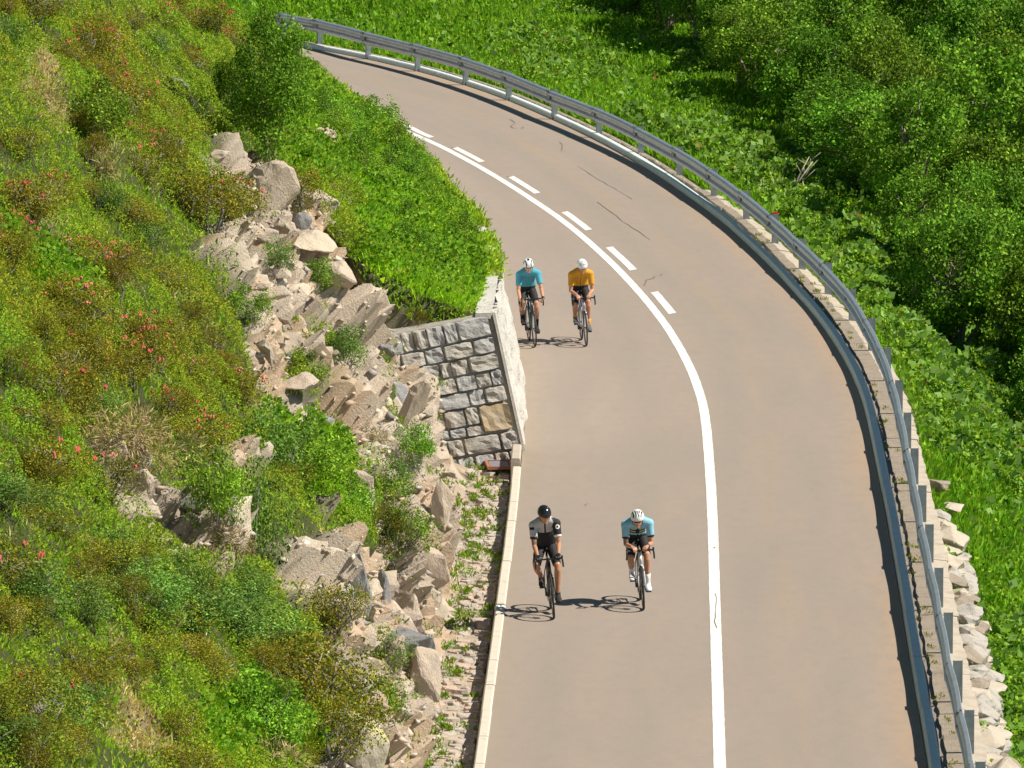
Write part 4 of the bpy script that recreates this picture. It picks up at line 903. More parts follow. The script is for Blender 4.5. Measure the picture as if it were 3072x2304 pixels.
S('willow', 765, 1700, .95, 'rounded dark green bush in the middle of the lower slope', 'shrub', 2, 1.7)
S('green', 650, 1590, .8, 'green shrub at the right end of the bare ledge', 'shrub', 1, 1.3)
S('willow', 830, 1440, 1.25, 'leafy green shrub under the turf beside the bare band', 'shrub', 0)
S('green', 930, 1480, 1.2, 'lush green shrub with yellow flowers above the lower rocks', 'shrub', 1)
S('green', 1040, 1560, .9, 'light green shrub left of the tall dark gray boulder', 'shrub', 2)
S('juniper', 1165, 1700, 1.05, 'olive brown juniper between the gray boulder and the cream rock', 'juniper', 0)
S('green', 1225, 1640, .8, 'dark green leafy bush right of the juniper', 'shrub', 0)
S('willow', 1180, 1500, .8, 'green shrub at the upper end of the lower rocks', 'shrub', 1)
S('rhodo', 1010, 1880, .95, 'gray green shrub left of the fissured rock', 'shrub', 2)
S('willow', 1170, 2000, .7, 'gray green herb clump on the rocks above the ditch', 'shrub', 2)
S('green', 1150, 2160, .7, 'fresh green clump between the lower rocks', 'shrub', 1)
S('rhodo', 960, 2160, 1.7, 'large dark rhododendron at the foot of the slope beside the lichen boulder', 'rhododendron', 1)
S('rhodo', 860, 2120, 1.4, 'dark rhododendron left of the large one at the foot of the slope', 'rhododendron', 2)
S('rhodo', 1020, 2260, 1.2, 'dark rhododendron overhanging the lichen boulder', 'rhododendron', 3)
S('green', 800, 2240, 1.1, 'bright green large leaved plant in grass at the bottom', 'shrub', 2)
S('willow', 430, 1850, 1.3, 'wide gray green willow shrub left of the lower slope', 'willow_shrub', 0, .85)
S('willow', 560, 1890, 1.25, 'gray green willow shrub in the centre of the lower slope', 'willow_shrub', 1, .85)
S('willow', 690, 1930, 1.25, 'gray green willow shrub touching the bare scree', 'willow_shrub', 2, .85)
S('willow', 800, 1950, 1.1, 'small willow shrub at the scree edge, rightmost of its row', 'willow_shrub', 0, .85)
S('willow', 560, 1800, .7, 'blue green willow shrub just under the bare ledge', 'willow_shrub', 1, .85)
S('green', 300, 430, 1.2, 'fresh green shrub in the upper left corner of the slope', 'shrub', 1)
S('green', 960, 870, .7, 'small green clump between the pale slabs', 'shrub', 2)
S('juniper', 1250, 1010, .5, 'olive cushion on top of the wall edge', 'shrub', 1)
rr = random.Random(12)
TF = [(430, 1390), (520, 1400), (330, 1345), (700, 1650), (610, 1720), (180, 1160), (230, 1260), (380, 1320), (100, 330), (120, 640), (300, 520), (820, 2320), (1100, 1330)]
for q, (a, b) in enumerate(TF): S('tuft', a, b, rr.uniform(.8, 1.2), 'straw coloured grass tussock on the left slope', 'grass_tussock', q, cat='tussock', group='straw tussocks on the slope')
FLW = [(240, 130), (200, 155), (290, 145), (250, 100), (95, 20), (480, 30), (520, 10), (340, 265), (385, 270), (370, 320), (300, 280), (400, 400), (480, 450), (420, 490), (600, 590), (660, 600), (690, 610), (40, 690), (20, 760), (200, 760), (260, 780), (300, 800), (330, 810), (225, 930), (180, 880), (350, 1000), (410, 1060), (440, 1080), (420, 1000), (380, 1100), (240, 1060), (280, 1100), (540, 1110), (120, 1180), (230, 1210), (580, 1340), (10, 1730), (900, 2040), (985, 2070), (100, 2140), (60, 620), (150, 560), (330, 200), (560, 180), (690, 120), (620, 60), (700, 1170), (500, 1210), (130, 1420), (300, 1440)]
for q, (a, b) in enumerate(FLW): S('rhodo', a + 10, b + 50, rr.uniform(.75, 1.15), 'olive rhododendron cushion dotted with red blossoms on the grassy slope', 'rhododendron', q, cat='rhododendron', blossoms=q * 7 % 3, group='blossoming rhododendrons on the slope')
nn_ = 0
for _ in range(400):
    a, b = rr.uniform(-40, 1000), rr.uniform(20, 2330)
    p, n = hit(a, b)
    if p is None or p.x > -2: continue
    ix = np.argmin((VT[::4, ::4, 0] - p.x) ** 2 + (VT[::4, ::4, 1] - p.y) ** 2); ri, rj = np.unravel_index(ix, VT[::4, ::4, 0].shape)
    if rockmask[::4, ::4][ri, rj] > .15 or zb[::4, ::4][ri, rj] > .5: continue
    if any(inpoly(np.array([a]), np.array([b - dy_]), q_)[0] for q_ in ZR for dy_ in (0, 50, 110)): continue
    nn_ += 1
    if nn_ > 120: break
    shrub('heath_shrub', rr.choice(('rhodo', 'rhodo', 'rhodo', 'juniper', 'willow')), p - Vector((0, 0, .1)), rr.uniform(.6, 1.15), rr.uniform(0, 6), 'low olive heath shrub without blossoms on the grassy slope', 'shrub', 'low heath shrubs on the slope', rr.randrange(4), sz=rr.uniform(.45, .8))
# herbs on the bank above the wall
for q in range(34):
    y = rr.uniform(136, 182); s = s_of_y(y); x, yy = K(s, -WID - rr.uniform(.75, 3.0)); z = down(x, yy, 'l')
    shrub('herb', 'green', (x, yy, z - .05), rr.uniform(.45, 1.0), rr.uniform(0, 6), 'bright green herb clump on the bank above the wall', 'plant', 'herb clumps above the wall', q)
# alder thicket on the right
fl_ = FRONTLINE; placed = []; na = 0
for _ in range(9000):
    y = rr.uniform(143, 262); x0 = float(np.interp(y, [p[1] for p in fl_], [p[0] for p in fl_])); x = x0 + 1.0 + rr.uniform(0, 17)
    if x > .066 * y + 3.5 or x < -11 or y > 258: continue
    md = 1.3 if x < x0 + 3 else 1.6
    if any((x - a) ** 2 + ((y - b) * .62) ** 2 < md ** 2 for a, b in placed): continue
    placed.append((x, y)); z = down(x, y); sc = rr.uniform(.8, 1.3) * (.85 if x < x0 + 2.2 else 1)
    if y > 225 and x < 4: sc *= .8
    edge = x < x0 + 2.4
    shrub('alder_bush', 'alder', (x, y, z + (.15 if edge else .1)), sc * rr.uniform(.9, 1.12), rr.uniform(0, 6), 'green alder bush on the shaded front edge of the thicket' if edge else 'green alder bush deep in the dense thicket on the right', 'alder bush', 'alder bushes of the right hand thicket', rr.randrange(5), sz=sc * rr.uniform(.95, 1.3) * (.9 if edge else 1)); na += 1
print('alders', na)
# bare pale branches sticking out of the thicket edge
p, n = hit(2340, 590, 'r'); rb = random.Random(3); mb = MB()
for k, (dx, h, ln_) in enumerate(((-.35, .4, -.05), (-.15, .45, .1), (.05, .4, 0), (.15, .85, .5), (.4, .5, .05), (.2, .95, .38))):
    a = p + Vector((dx, -.3, -.1)); e = a + Vector((ln_, 0, h)); m_ = a.lerp(e, .5) + Vector((rb.uniform(-.05, .05), 0, .03)); mb.tube([a, m_, e], [.022, .018, .008], 6)
    for q in range(3): st = a.lerp(e, rb.uniform(.4, .9)); mb.tube([st, st + Vector((rb.uniform(-.2, .3), rb.uniform(-.1, .1), rb.uniform(.1, .3)))], [.010, .004], 5)
M['deadwood'] = mat('deadwood', (.50, .45, .38), .9, noise=[(9, (.36, .31, .26), .5, .75)])
o = mb.build('bare_branches', M['deadwood'], None, True); tag(o, 'pale bare branches sticking up at the front edge of the thicket', 'branches')
# ------------------------------------------------------------------ road bicycles and their riders (forward is local -Y, +X is the rider's left)
M['skin'] = mat('skin', (.52, .27, .17), .5, noise=[(7, (.46, .22, .14), .45, .75)])
M['skin_tan'] = mat('skin_tan', (.47, .24, .14), .5, noise=[(7, (.40, .19, .11), .45, .75)])
M['tattoo'] = mat('tattooed_skin', (.20, .12, .09), .6, noise=[(22, (.36, .20, .14), .48, .6)])
M['hair'] = mat('hair', (.05, .03, .02), .7, noise=[(30, (.09, .06, .04), .5, .8)])
def cloth(name, c, c2=None): return mat(name, c, .75, noise=[(6, c2 or tuple(v * .8 for v in c), .5, .8)], bump=(18, .35, .02))
M['lycra'] = cloth('black_lycra', (.010, .011, .014), (.016, .018, .022))
M['c_teal'] = cloth('teal_jersey', (.07, .36, .50), (.05, .29, .42)); M['c_amber'] = cloth('amber_jersey', (.66, .33, .02), (.56, .25, .012))
M['c_blue'] = cloth('light_blue_jersey', (.26, .55, .72), (.20, .47, .64)); M['c_gray'] = cloth('gray_jersey', (.48, .48, .52), (.28, .28, .31)); M['c_white'] = cloth('white_trim', (.80, .80, .80))
M['c_dark'] = cloth('charcoal_cloth', (.06, .06, .07)); M['c_yellow'] = cloth('yellow_band', (.78, .50, .03)); M['c_red'] = cloth('red_band', (.45, .05, .03))
M['helm_white'] = mat('white_helmet', (.80, .83, .86), .25, noise=[(9, (.72, .75, .80), .55, .8)]); M['helm_black'] = mat('black_helmet', (.015, .016, .018), .18, noise=[(9, (.03, .03, .035), .5, .8)])
M['sock_orange'] = cloth('orange_sock', (.80, .36, .05)); M['shoe_white'] = cloth('white_shoe', (.72, .76, .82)); M['shoe_black'] = cloth('black_shoe', (.02, .02, .022), (.05, .05, .05)); M['shoe_gray'] = cloth('gray_shoe', (.10, .12, .12))
M['frame_green'] = mat('dark_green_paint', (.03, .07, .07), .25, noise=[(9, (.02, .045, .05), .5, .8)]); M['frame_black'] = mat('black_paint', (.015, .016, .018), .22, noise=[(9, (.03, .03, .03), .5, .8)])
M['frame_silver'] = mat('silver_paint', (.52, .50, .56), .3, .3, noise=[(9, (.44, .42, .47), .5, .8)]); M['frame_white'] = mat('white_paint', (.74, .76, .80), .3, noise=[(9, (.6, .62, .66), .5, .8)])
M['glass_dark'] = mat('dark_lens', (.01, .012, .015), .08); M['glass_teal'] = mat('teal_lens', (.05, .30, .36), .1)
M['eye'] = mat('eye_white', (.7, .68, .64), .3)
BBZ, RH, FH, WR = .272, (0, .405, .340), (0, -.585, .340), .327
def circle(c, r, n=40, x=0.): return [(c[0] + x, c[1] + r * math.cos(2 * math.pi * k / n), c[2] + r * math.sin(2 * math.pi * k / n)) for k in range(n)]
def make_bike(label, fr, head, loc, rz, lean, cr, hand='tops'):
    b = empty('road_bicycle', loc); b.scale = (.92,) * 3; b.rotation_mode = 'ZYX'; b.rotation_euler = (0, -lean, rz); tag(b, label, 'bicycle', 'racing bicycles on the road')
    bb = Vector((0, 0, BBZ)); st = Vector((0, .19, .90)); h0 = Vector((0, -.437, .700)); h1 = Vector((0, -.395, .845)); rh, fh = Vector(RH), Vector(FH)
    mb = MB(); mb.tube([h1 - Vector((0, .004, .02)), h0.lerp(h1, .25), bb], [.017, (.028, .032), (.030, .034)], 10)
    mb.tube([h1 - Vector((0, 0, .02)), st - Vector((0, 0, .05))], .017, 10); mb.tube([bb, st], .017, 10); mb.ball(bb, (.045, .03, .03))
    for s in (-1, 1):
        mb.tube([bb + Vector((s * .02, 0, 0)), bb.lerp(rh, .35) + Vector((s * .055, 0, 0)), rh + Vector((s * .065, 0, 0))], [.012, .011, .009], 8)
        mb.tube([st + Vector((s * .012, 0, -.14)), rh + Vector((s * .05, -.1, .25)), rh + Vector((s * .065, 0, 0))], [.009, .008, .008], 8)
    mb.build('frame', fr, b, True)
    mb = MB(); mb.tube([h0 - Vector((0, .005, .015)), h1 + Vector((0, .003, .012))], [.030, .026], 12); mb.build('head_tube', head, b, True)
    mb = MB(); mb.tube([h0 - Vector((0, 0, .01)), h0 - Vector((0, .008, .045))], .026, 10)
    for s in (-1, 1): mb.tube([h0 + Vector((s * .02, -.005, -.03)), h0 + Vector((s * .042, -.02, -.09)), fh + Vector((s * .052, .02, .10)), fh + Vector((s * .052, 0, 0))], [.014, (.011, .017), (.009, .014), .009], 8)
    mb.build('fork', head if head is not M['frame_black'] else fr, b, True)
    for c in (RH, FH):
        mb = MB(); mb.tube([(-.05, c[1], c[2]), (.05, c[1], c[2])], .014, 10); mb.tube([(-.032, c[1], c[2]), (-.030, c[1], c[2])], .03, 10)
        if c is RH: mb.tube([(-.045, c[1], c[2]), (-.018, c[1], c[2])], [.045, .025], 16)
        w = mb.build('wheel', M['steel'], b)
        mb = MB(); mb.tube(circle(c, WR, 48), .0145, 8, side=(1, 0, 0), closed=True); mb.build('tyre', M['rubber'], w, True)
        mb = MB(); mb.tube(circle(c, WR - .026, 48), (.011, .022), 8, side=(1, 0, 0), closed=True); mb.build('rim', M['black'], w, True)
        mb = MB()
        for k in range(20):
            a = 2 * math.pi * k / 20; mb.tube([((-1) ** k * .028, c[1] + .015 * math.cos(a + .9), c[2] + .015 * math.sin(a + .9)), (0, c[1] + (WR - .04) * math.cos(a), c[2] + (WR - .04) * math.sin(a))], .0016, 4)
        mb.build('spokes', M['steel'], w)
        mb = MB(); mb.tube([(.036, c[1], c[2]), (.038, c[1], c[2])], .075, 20); mb.build('brake_disc', M['steel'], w)
    # steering
    bc = Vector((0, -.490, .905))
    mb = MB(); mb.tube([h1 + Vector((0, .006, .0)), h1 + Vector((0, .015, .045))], .020, 10); mb.tube([h1 + Vector((0, .012, .038)), bc], .016, 10); mb.build('stem', M['black'], b, True)
    mb = MB(); hb = []
    R1 = [(0, 0, 0), (.10, 0, 0), (.165, -.005, 0), (.195, -.03, .0), (.203, -.075, .005), (.206, -.105, -.02), (.209, -.112, -.06), (.211, -.085, -.105), (.213, -.04, -.125), (.214, .01, -.13)]
    mb.tube([bc + Vector((-x, y, z)) for x, y, z in R1[::-1]] + [bc + Vector(p) for p in R1[1:]], .0135, 8); h_ = mb.build('handlebar', M['black'], b, True)
    for s in (-1, 1):
        mb = MB(); mb.tube([bc + Vector((s * .203, -.06, .006)), bc + Vector((s * .203, -.11, .03)), bc + Vector((s * .203, -.135, .055))], [.016, .018, .012], 8)
        mb.tube([bc + Vector((s * .205, -.13, .03)), bc + Vector((s * .210, -.145, -.03)), bc + Vector((s * .212, -.13, -.09))], [(.009, .006), (.008, .005), (.006, .004)], 6); mb.build('brake_lever', M['black'], h_, True)
    mb = MB(); mb.tube([st - Vector((0, 0, .02)), Vector((0, .225, .965))], .0135, 10); mb.build('seat_post', M['black'], b, True)
    mb = MB(); mb.capsule([(0, .03, .985), (0, .12, .985), (0, .22, .985), (0, .29, .99)], [(.018, .014), (.026, .016), (.055, .018), (.070, .02)], 12, side=(1, 0, 0)); mb.build('saddle', M['black'], b, True)
    mb = MB(); mb.tube([(-.048, 0, BBZ), (-.044, 0, BBZ)], .088, 28); mb.tube([(-.058, 0, BBZ), (.058, 0, BBZ)], .014, 8)
    a = Vector((0, -math.cos(cr) * .172, -math.sin(cr) * .172))      # left (image right) crank
    for s in (-1, 1):
        e = bb + a * s + Vector((s * .075, 0, 0)); mb.tube([bb + Vector((s * .055, 0, 0)), e], [(.010, .016), (.008, .012)], 6)
    ck = mb.build('crankset', M['black'], b, True)
    for s in (-1, 1):
        e = bb + a * s; mb = MB(); mb.box(e + Vector((s * .118, 0, 0)), (.07, .07, .014)); mb.tube([e + Vector((s * .07, 0, 0)), e + Vector((s * .12, 0, 0))], .007, 6); mb.build('pedal', M['black'], ck)
    mb = MB(); P = [Vector((-.046, 0, BBZ + .088)), Vector((-.04, .405, .385)), Vector((-.04, .44, .34)), Vector((-.04, .405, .20)), Vector((-.046, 0, BBZ - .088))]; mb.tube(P, (.004, .006), 4); mb.build('chain', M['steel'], b)
    mb = MB(); mb.tube([(-.05, .405, .33), (-.055, .42, .27), (-.05, .40, .2)], [.014, .012, .016], 6); mb.build('derailleur', M['black'], b, True)
    return b
def ik(a, b, l1, l2, pole):
    a, b = Vector(a), Vector(b); d = b - a; L = min(d.length, (l1 + l2) * .998); u = d.normalized()
    x = (l1 * l1 - l2 * l2 + L * L) / (2 * L); h = math.sqrt(max(l1 * l1 - x * x, 0)); p = Vector(pole); p = (p - u * p.dot(u)).normalized()
    return a + u * x + p * h, a + u * L
def make_person(label, bike, cfg):
    p = empty('tmp'); loc, rot = bike.location.copy(), bike.rotation_euler.copy(); bpy.data.objects.remove(p)
    Sh, Hd = Vector(cfg['sh']), Vector(cfg['head']); hip = Vector((0, .215, 1.055)); cr = cfg['cr']
    bb = Vector((0, 0, BBZ)); a = Vector((0, -math.cos(cr) * .172, -math.sin(cr) * .172)); sw = cfg.get('sw', .178)
    body = MB(); T0 = hip + Vector((0, .01, -.01)); chest = hip.lerp(Sh, .66) + Vector((0, .03, .045)); belly = hip.lerp(Sh, .33) + Vector((0, .015, .05))
    torso_p = [T0, hip.lerp(Sh, .12) + Vector((0, 0, .03)), belly, chest, Sh + Vector((0, .03, .0)), Sh + Vector((0, -.02, .03))]
    torso_r = [(.150, .105), (.160, .115), (.145, .108), (.165, .118), (.150, .090), (.075, .065)]
    body.capsule(torso_p, torso_r, 18, (1, 0, 0))
    for s in (-1, 1): body.capsule([Sh + Vector((s * .05, .02, -.0)), Sh + Vector((s * sw, 0, -.045))], [(.07, .07), (.058, .056)], 12, (0, 0, 1))
    neck0 = Sh + Vector((0, -.01, .02)); body.tube([neck0, Hd + Vector((0, .02, -.04))], [(.06, .06), (.055, .06)], 12)
    pit = cfg.get('pitch', .25); yaw = cfg.get('yaw', 0.); HR = Euler((pit, 0, yaw), 'ZYX').to_matrix() if False else (Matrix.Rotation(yaw, 3, 'Z') @ Matrix.Rotation(pit, 3, 'X'))
    def H(x, y, z): return Hd + HR @ Vector((x, y, z))      # the head's own frame, face to -Y
    body.ball(Hd, (.076, .095, .105), HR, 20, 14); body.ball(H(0, -.025, -.055), (.056, .068, .062), HR, 16, 10); body.ball(H(0, -.078, -.098), (.024, .020, .018), HR)
    body.capsule([H(0, -.088, .005), H(0, -.108, -.028)], [(.009, .009), (.014, .013)], 8); body.ball(H(0, -.086, -.062), (.026, .010, .008), HR)
    body.ball(H(0, -.083, .025), (.05, .014, .010), HR)
    for s in (-1, 1): body.ball(H(s * .078, .0, -.012), (.010, .020, .031), HR)
    jer = MB(); shorts = MB(); infl = .010
    jr = [(x + infl, y + infl) for x, y in torso_r]
    jer.capsule(torso_p[:5], jr[:5], 18, (1, 0, 0)) ; jer.tube([torso_p[4], Sh + Vector((0, -.035, .045))], [jr[4], (.066, .062)], 16, (1, 0, 0))
    knees = []; hands = []; socks = []; shoes = []; gl = []; wr_ = None
    for s in (-1, 1):
        # leg
        fz = cfg.get('toe', .28 if s < 0 else .10); e = bb + a * s + Vector((s * .115, 0, 0)); heel_up = .42 if (a * s).y > 0 else .12
        ball_ = e + Vector((0, 0, .028)); ank = ball_ + Vector((s * -.004, .125 * math.cos(heel_up), .075 + .125 * math.sin(heel_up)))
        hp = hip + Vector((s * .088, -.005, -.045)); kn, ank = ik(hp, ank, .435, .43, (s * .10 + cfg.get('kx', 0) * s, -1, .25)); knees.append(kn)
        body.capsule([hp, hp.lerp(kn, .45), kn + Vector((0, .01, .02)), kn.lerp(ank, .08), kn.lerp(ank, .32) + Vector((0, .015, 0)), kn.lerp(ank, .72), ank], [(.085, .085), (.072, .076), (.053, .056), (.051, .054), (.054, .058), (.037, .040), (.034, .038)], 14, (1, 0, 0))
        heel = ank + Vector((0, .035, -.06)); toe = ball_ + Vector((s * .004, -.085, .0))
        body.capsule([ank, heel.lerp(ball_, .25) + Vector((0, 0, .03)), ball_ + Vector((0, 0, .012)), toe], [(.034, .036), (.036, .034), (.040, .022), (.030, .014)], 10, (1, 0, 0))
        sh_ = MB(); sh_.capsule([heel + Vector((0, 0, .012)), heel.lerp(ball_, .5) + Vector((0, 0, .022)), ball_ + Vector((0, 0, .018)), toe + Vector((0, -.005, .006))], [(.040, .038), (.044, .044), (.050, .034), (.038, .022)], 12, (1, 0, 0)); sh_.capsule([ank + Vector((0, .006, .012)), heel.lerp(ball_, .3) + Vector((0, 0, .03))], [(.043, .044), (.044, .042)], 12, (1, 0, 0)); shoes.append(sh_)
        sk = MB(); q = cfg.get('sock', .30); sk.tube([kn.lerp(ank, 1 - q), kn.lerp(ank, 1 - q * .5), ank, ank + (ank - kn).normalized() * .02], [(.046 if q > .2 else .042,) * 2, (.043, .046), (.041, .043), (.040, .042)], 12, (1, 0, 0)); socks.append(sk)
        m_ = hp.lerp(kn, .88); shorts.capsule([hp + Vector((s * -.02, .01, .02)), hp.lerp(kn, .45), hp.lerp(kn, .64)], [(.095, .098), (.083, .087), (.070, .074)], 14, (1, 0, 0)); shorts.tube([hp.lerp(kn, .6), m_], [(.076, .080), (.067, .070)], 14, (1, 0, 0))
        # arm
        sp_ = Sh + Vector((s * sw, 0, -.045)); w = Vector(cfg['hand']); wrist = Vector((s * w.x, w.y, w.z)) + Vector((s * cfg.get('wx', .01), .055, .035))
        el, wrist = ik(sp_, wrist, .312, .278, cfg.get('pole') and Vector((s * cfg['pole'][0], cfg['pole'][1], cfg['pole'][2])) or (s * .8, .3, -.6))
        body.capsule([sp_, sp_.lerp(el, .45), el, el.lerp(wrist, .28), wrist], [(.053, .053), (.046, .048), (.037, .038), (.038, .038), (.024, .028)], 12, (1, 0, 0))
        jer.capsule([Sh + Vector((s * .05, .02, 0)), sp_], [(.086, .084), (.070, .070)], 14, (0, 0, 1)); jer.ball(sp_, (.071, .071, .071)); jer.capsule([sp_, sp_.lerp(el, .3)], [(.068, .068), (.062, .062)], 14, (1, 0, 0)); jer.tube([sp_.lerp(el, .15), sp_.lerp(el, .68)], [(.064, .064), (.058, .058)], 14, (1, 0, 0))
        # hand: palm over the bar, four curled fingers, a thumb round the inner side
        G_ = Vector((s * w.x, w.y, w.z)); d = (G_ + Vector((0, 0, .022)) - wrist).normalized(); sd = Vector((1, 0, 0)) if cfg['grip'] != 'drops' else Vector((0, .25, 1)).normalized(); sd = (sd - d * sd.dot(d)).normalized(); dn = d.cross(sd); dn = dn if dn.z < 0 else -dn
        kn_ = wrist + d * .085; HM = MB()
        HM.capsule([wrist, wrist + d * .045, kn_], [(.026, .020), (.038, .018), (.040, .014)], 12, sd)
        for k in range(4):
            o = (k - 1.5) * .0205; b0 = kn_ + sd * o - d * .004; l = (.036, .042, .040, .031)[k]
            p1 = b0 + d * l * .75 + dn * l * .35; p2 = p1 + dn * l * .75 + d * l * .12; p3 = p2 + dn * l * .35 - d * l * .45
            HM.capsule([b0, p1, p2, p3], [.0088, .0083, .0078, .0068], 8)
        th = wrist + d * .028 - sd * s * .026; t1 = th - sd * s * .022 + d * .028 + dn * .012; t2 = t1 + d * .022 + dn * .024
        HM.capsule([th, t1, t2], [.012, .0098, .008], 8)
        body.v += []; off = body.n; body.v += HM.v; body.f += [tuple(i + off for i in f) for f in HM.f]; body.m += HM.m; body.n += HM.n
        gl.append((HM, wrist, d)); hands.append((sp_, el, wrist))
    o = body.build('person', cfg['skin']); o.location = loc; o.scale = (.92,) * 3; o.rotation_mode = 'ZYX'; o.rotation_euler = rot
    ta = cfg.get('tattoo')
    def bm_fn(c, n):
        if ta:
            sp_, el, wr = hands[0]; ax_ = (el - sp_); t = (c - sp_).dot(ax_) / ax_.length_squared
            if .55 < t < .98 and (c - (sp_ + ax_ * t)).length < .07: return 1
        return 0
    remesh(o, .0058, 3, bm_fn, [cfg['skin'], M['tattoo']]); tag(o, label, 'person', 'cyclists riding towards the viewer')
    jo = jer.build('jersey', cfg['jersey'][0], o); axv = (Sh - hip).normalized()
    remesh(jo, .0085, 4, lambda c, n: cfg['jfn'](c, n, (c - hip).dot(axv) / (Sh - hip).length, hands), cfg['jersey'])
    shorts.capsule([T0 + Vector((0, .01, -.02)), hip.lerp(Sh, .10), hip.lerp(Sh, cfg.get('bib', .38)) + Vector((0, .0, .03))], [(.158, .118), (.168, .122), (.162, .124)], 16, (1, 0, 0))
    s_o = shorts.build('shorts', M['lycra'], o); remesh(s_o, .010, 3)
    for sk, sh_ in zip(socks, shoes):
        if cfg.get('sockm'): sk.build('sock', cfg['sockm'], o, True)
        x = sh_.build('shoe', cfg['shoe'], o); remesh(x, .006, 2, (lambda c, n: 1 if n.z < -.5 else 0), [cfg['shoe'], M['shoe_black']])
    # helmet: a vented shell, a rim and straps
    hc = H(0, .012, .035); mb = MB(); nu, nv = 80, 26; V = []; F = []; mi = []
    for i in range(nv + 1):
        t = math.pi * .56 * i / nv
        for k in range(nu):
            u = 2 * math.pi * k / nu; long_ = math.sin(u); fr_ = math.cos(u)
            r = 1.0; x = math.sin(t) * math.cos(u); y = math.sin(t) * math.sin(u); z = math.cos(t)
            V.append(hc + HR @ Vector((x * .104, y * (.142 if y > 0 else .130), z * .112)))
    vents = cfg['vents']
    def isv(i, k):
        t = math.pi * .56 * (i + .5) / nv; u = 2 * math.pi * (k + .5) / nu; x = math.sin(t) * math.cos(u); y = math.sin(t) * math.sin(u)
        for (cx, wd, y0, y1, sp2) in vents:
            for sg in ((1, -1) if cx else (1,)):
                xc = sg * (cx + sp2 * (-y)); 
                if abs(x - xc) < wd and y0 < -y < y1: return True
        return False
    for i in range(nv):
        for k in range(nu):
            l = (k + 1) % nu; v_ = isv(i, k); F.append((i * nu + k, (i + 1) * nu + k, (i + 1) * nu + l, i * nu + l)); mi.append(1 if v_ else 0)
            if v_ and isv(i, (k + 1) % nu) and isv(max(i - 1, 0), k): V[i * nu + l] = V[i * nu + l] + (hc - V[i * nu + l]) * .10
    me = bpy.data.meshes.new('helmet'); me.from_pydata([tuple(v) for v in V], [], F); me.materials.append(cfg['helm']); me.materials.append(M['black']); me.polygons.foreach_set('material_index', mi); me.polygons.foreach_set('use_smooth', [True] * len(F)); me.update()
    ho = bpy.data.objects.new('helmet', me); COL.objects.link(ho); ho.parent = o
    mb = MB()
    for s in (-1, 1): mb.tube([H(s * .084, -.01, .0), H(s * .070, -.03, -.07), H(0, -.06, -.118)], (.005, .002), 4)
    mb.build('strap', M['black'], ho)
    mb = MB(); mb.ball(H(0, .03, -.0), (.081, .085, .085), HR, 16, 10); mb.build('hair', M['hair'], o, True)
    if cfg.get('glasses'):
        mb = MB(); P = [H(-.074, -.02, .012), H(-.062, -.078, .008), H(-.03, -.104, .004), H(0, -.108, .004), H(.03, -.104, .004), H(.062, -.078, .008), H(.074, -.02, .012)]
        mb.tube(P, [(.004, .003), (.014, .003), (.019, .003), (.011, .003), (.019, .003), (.014, .003), (.004, .003)], 8, HR @ Vector((0, 0, 1))); mb.build('sunglasses', cfg['glasses'], o, True)
    else:
        for s in (-1, 1): mb = MB(); mb.ball(H(s * .031, -.083, .006), (.012, .008, .007), HR, 10, 6); mb.ball(H(s * .031, -.090, .006), (.005, .003, .005), HR, 8, 5, 1); mb.build('eye', [M['eye'], M['black']], o, True)
    if cfg.get('gloves'):
        for HM, wr, d in gl:
            x = HM.build('glove', M['black'], o); remesh(x, .0045, 1)
            for v, n in zip(x.data.vertices, [v.normal.copy() for v in x.data.vertices]): v.co += n * .0035
    if cfg.get('watch') is not None:
        sp_, el, wr = hands[1]; t = el.lerp(wr, .93); mb = MB(); mb.tube([el.lerp(wr, .90), el.lerp(wr, .97)], .034, 14); mb.ball(t + Vector((.004, -.014, .028)), (.021, .021, .010)); mb.build('watch', M['black'], o, True)
    return o
def rider_at(fx, fy, rx, ry):
    f = G(fx, fy); r = G(rx, ry); d = (f - r).normalized(); o = f - d * .585 * .92; return Vector((o.x, o.y, 0)), math.atan2(d.x, -d.y)
# vents: (centre across, half width, from, to (front positive), spread)
V5 = [(.0, .085, .12, .66, 0), (.36, .085, .0, .90, -.18), (.72, .075, -.1, .80, -.26)]
V3 = [(.0, .06, .36, .90, 0), (.27, .055, .36, .88, 0), (.52, .04, .42, .78, 0)]
VM = [(.0, .22, -.1, .50, 0), (.72, .085, .05, .93, -.36), (.90, .05, -.1, .40, 0)]
VB = [(.45, .04, .1, .5, -.2), (.75, .04, -.2, .3, 0)]
def j_plain(c, n, t, h): return 0
def j_front_left(c, n, t, h):
    sp_, el, wr = h[1]; ax_ = el - sp_; u = (c - sp_).dot(ax_) / ax_.length_squared; near = (c - (sp_ + ax_ * u)).length < .085
    if near and u > .57 and c.x > .12: return 2
    if c.x > .105 and (near or c.x > .15) and c.z > sp_.z - .22 and (u > -.3):
        if abs(math.hypot(c.x - sp_.x - .012, c.z - sp_.z + .045) - .026) < .009 and n.y < .1: return 2
        return 3
    sp0, el0, _ = h[0]; ax0 = el0 - sp0; u0 = (c - sp0).dot(ax0) / ax0.length_squared
    if c.x < -.13 and u0 > .56: return 3
    if c.x < -.13: return 3 if abs(u0 - .16) < .07 and n.y < -.2 and abs(c.x + .2) < .035 else 0
    lim = .66 - .9 * abs(c.x) * .0 - .06 * math.sin(abs(c.x) * 30)
    if abs(c.x) < .012 and n.y < 0: return 3
    return 0 if t > lim else 1
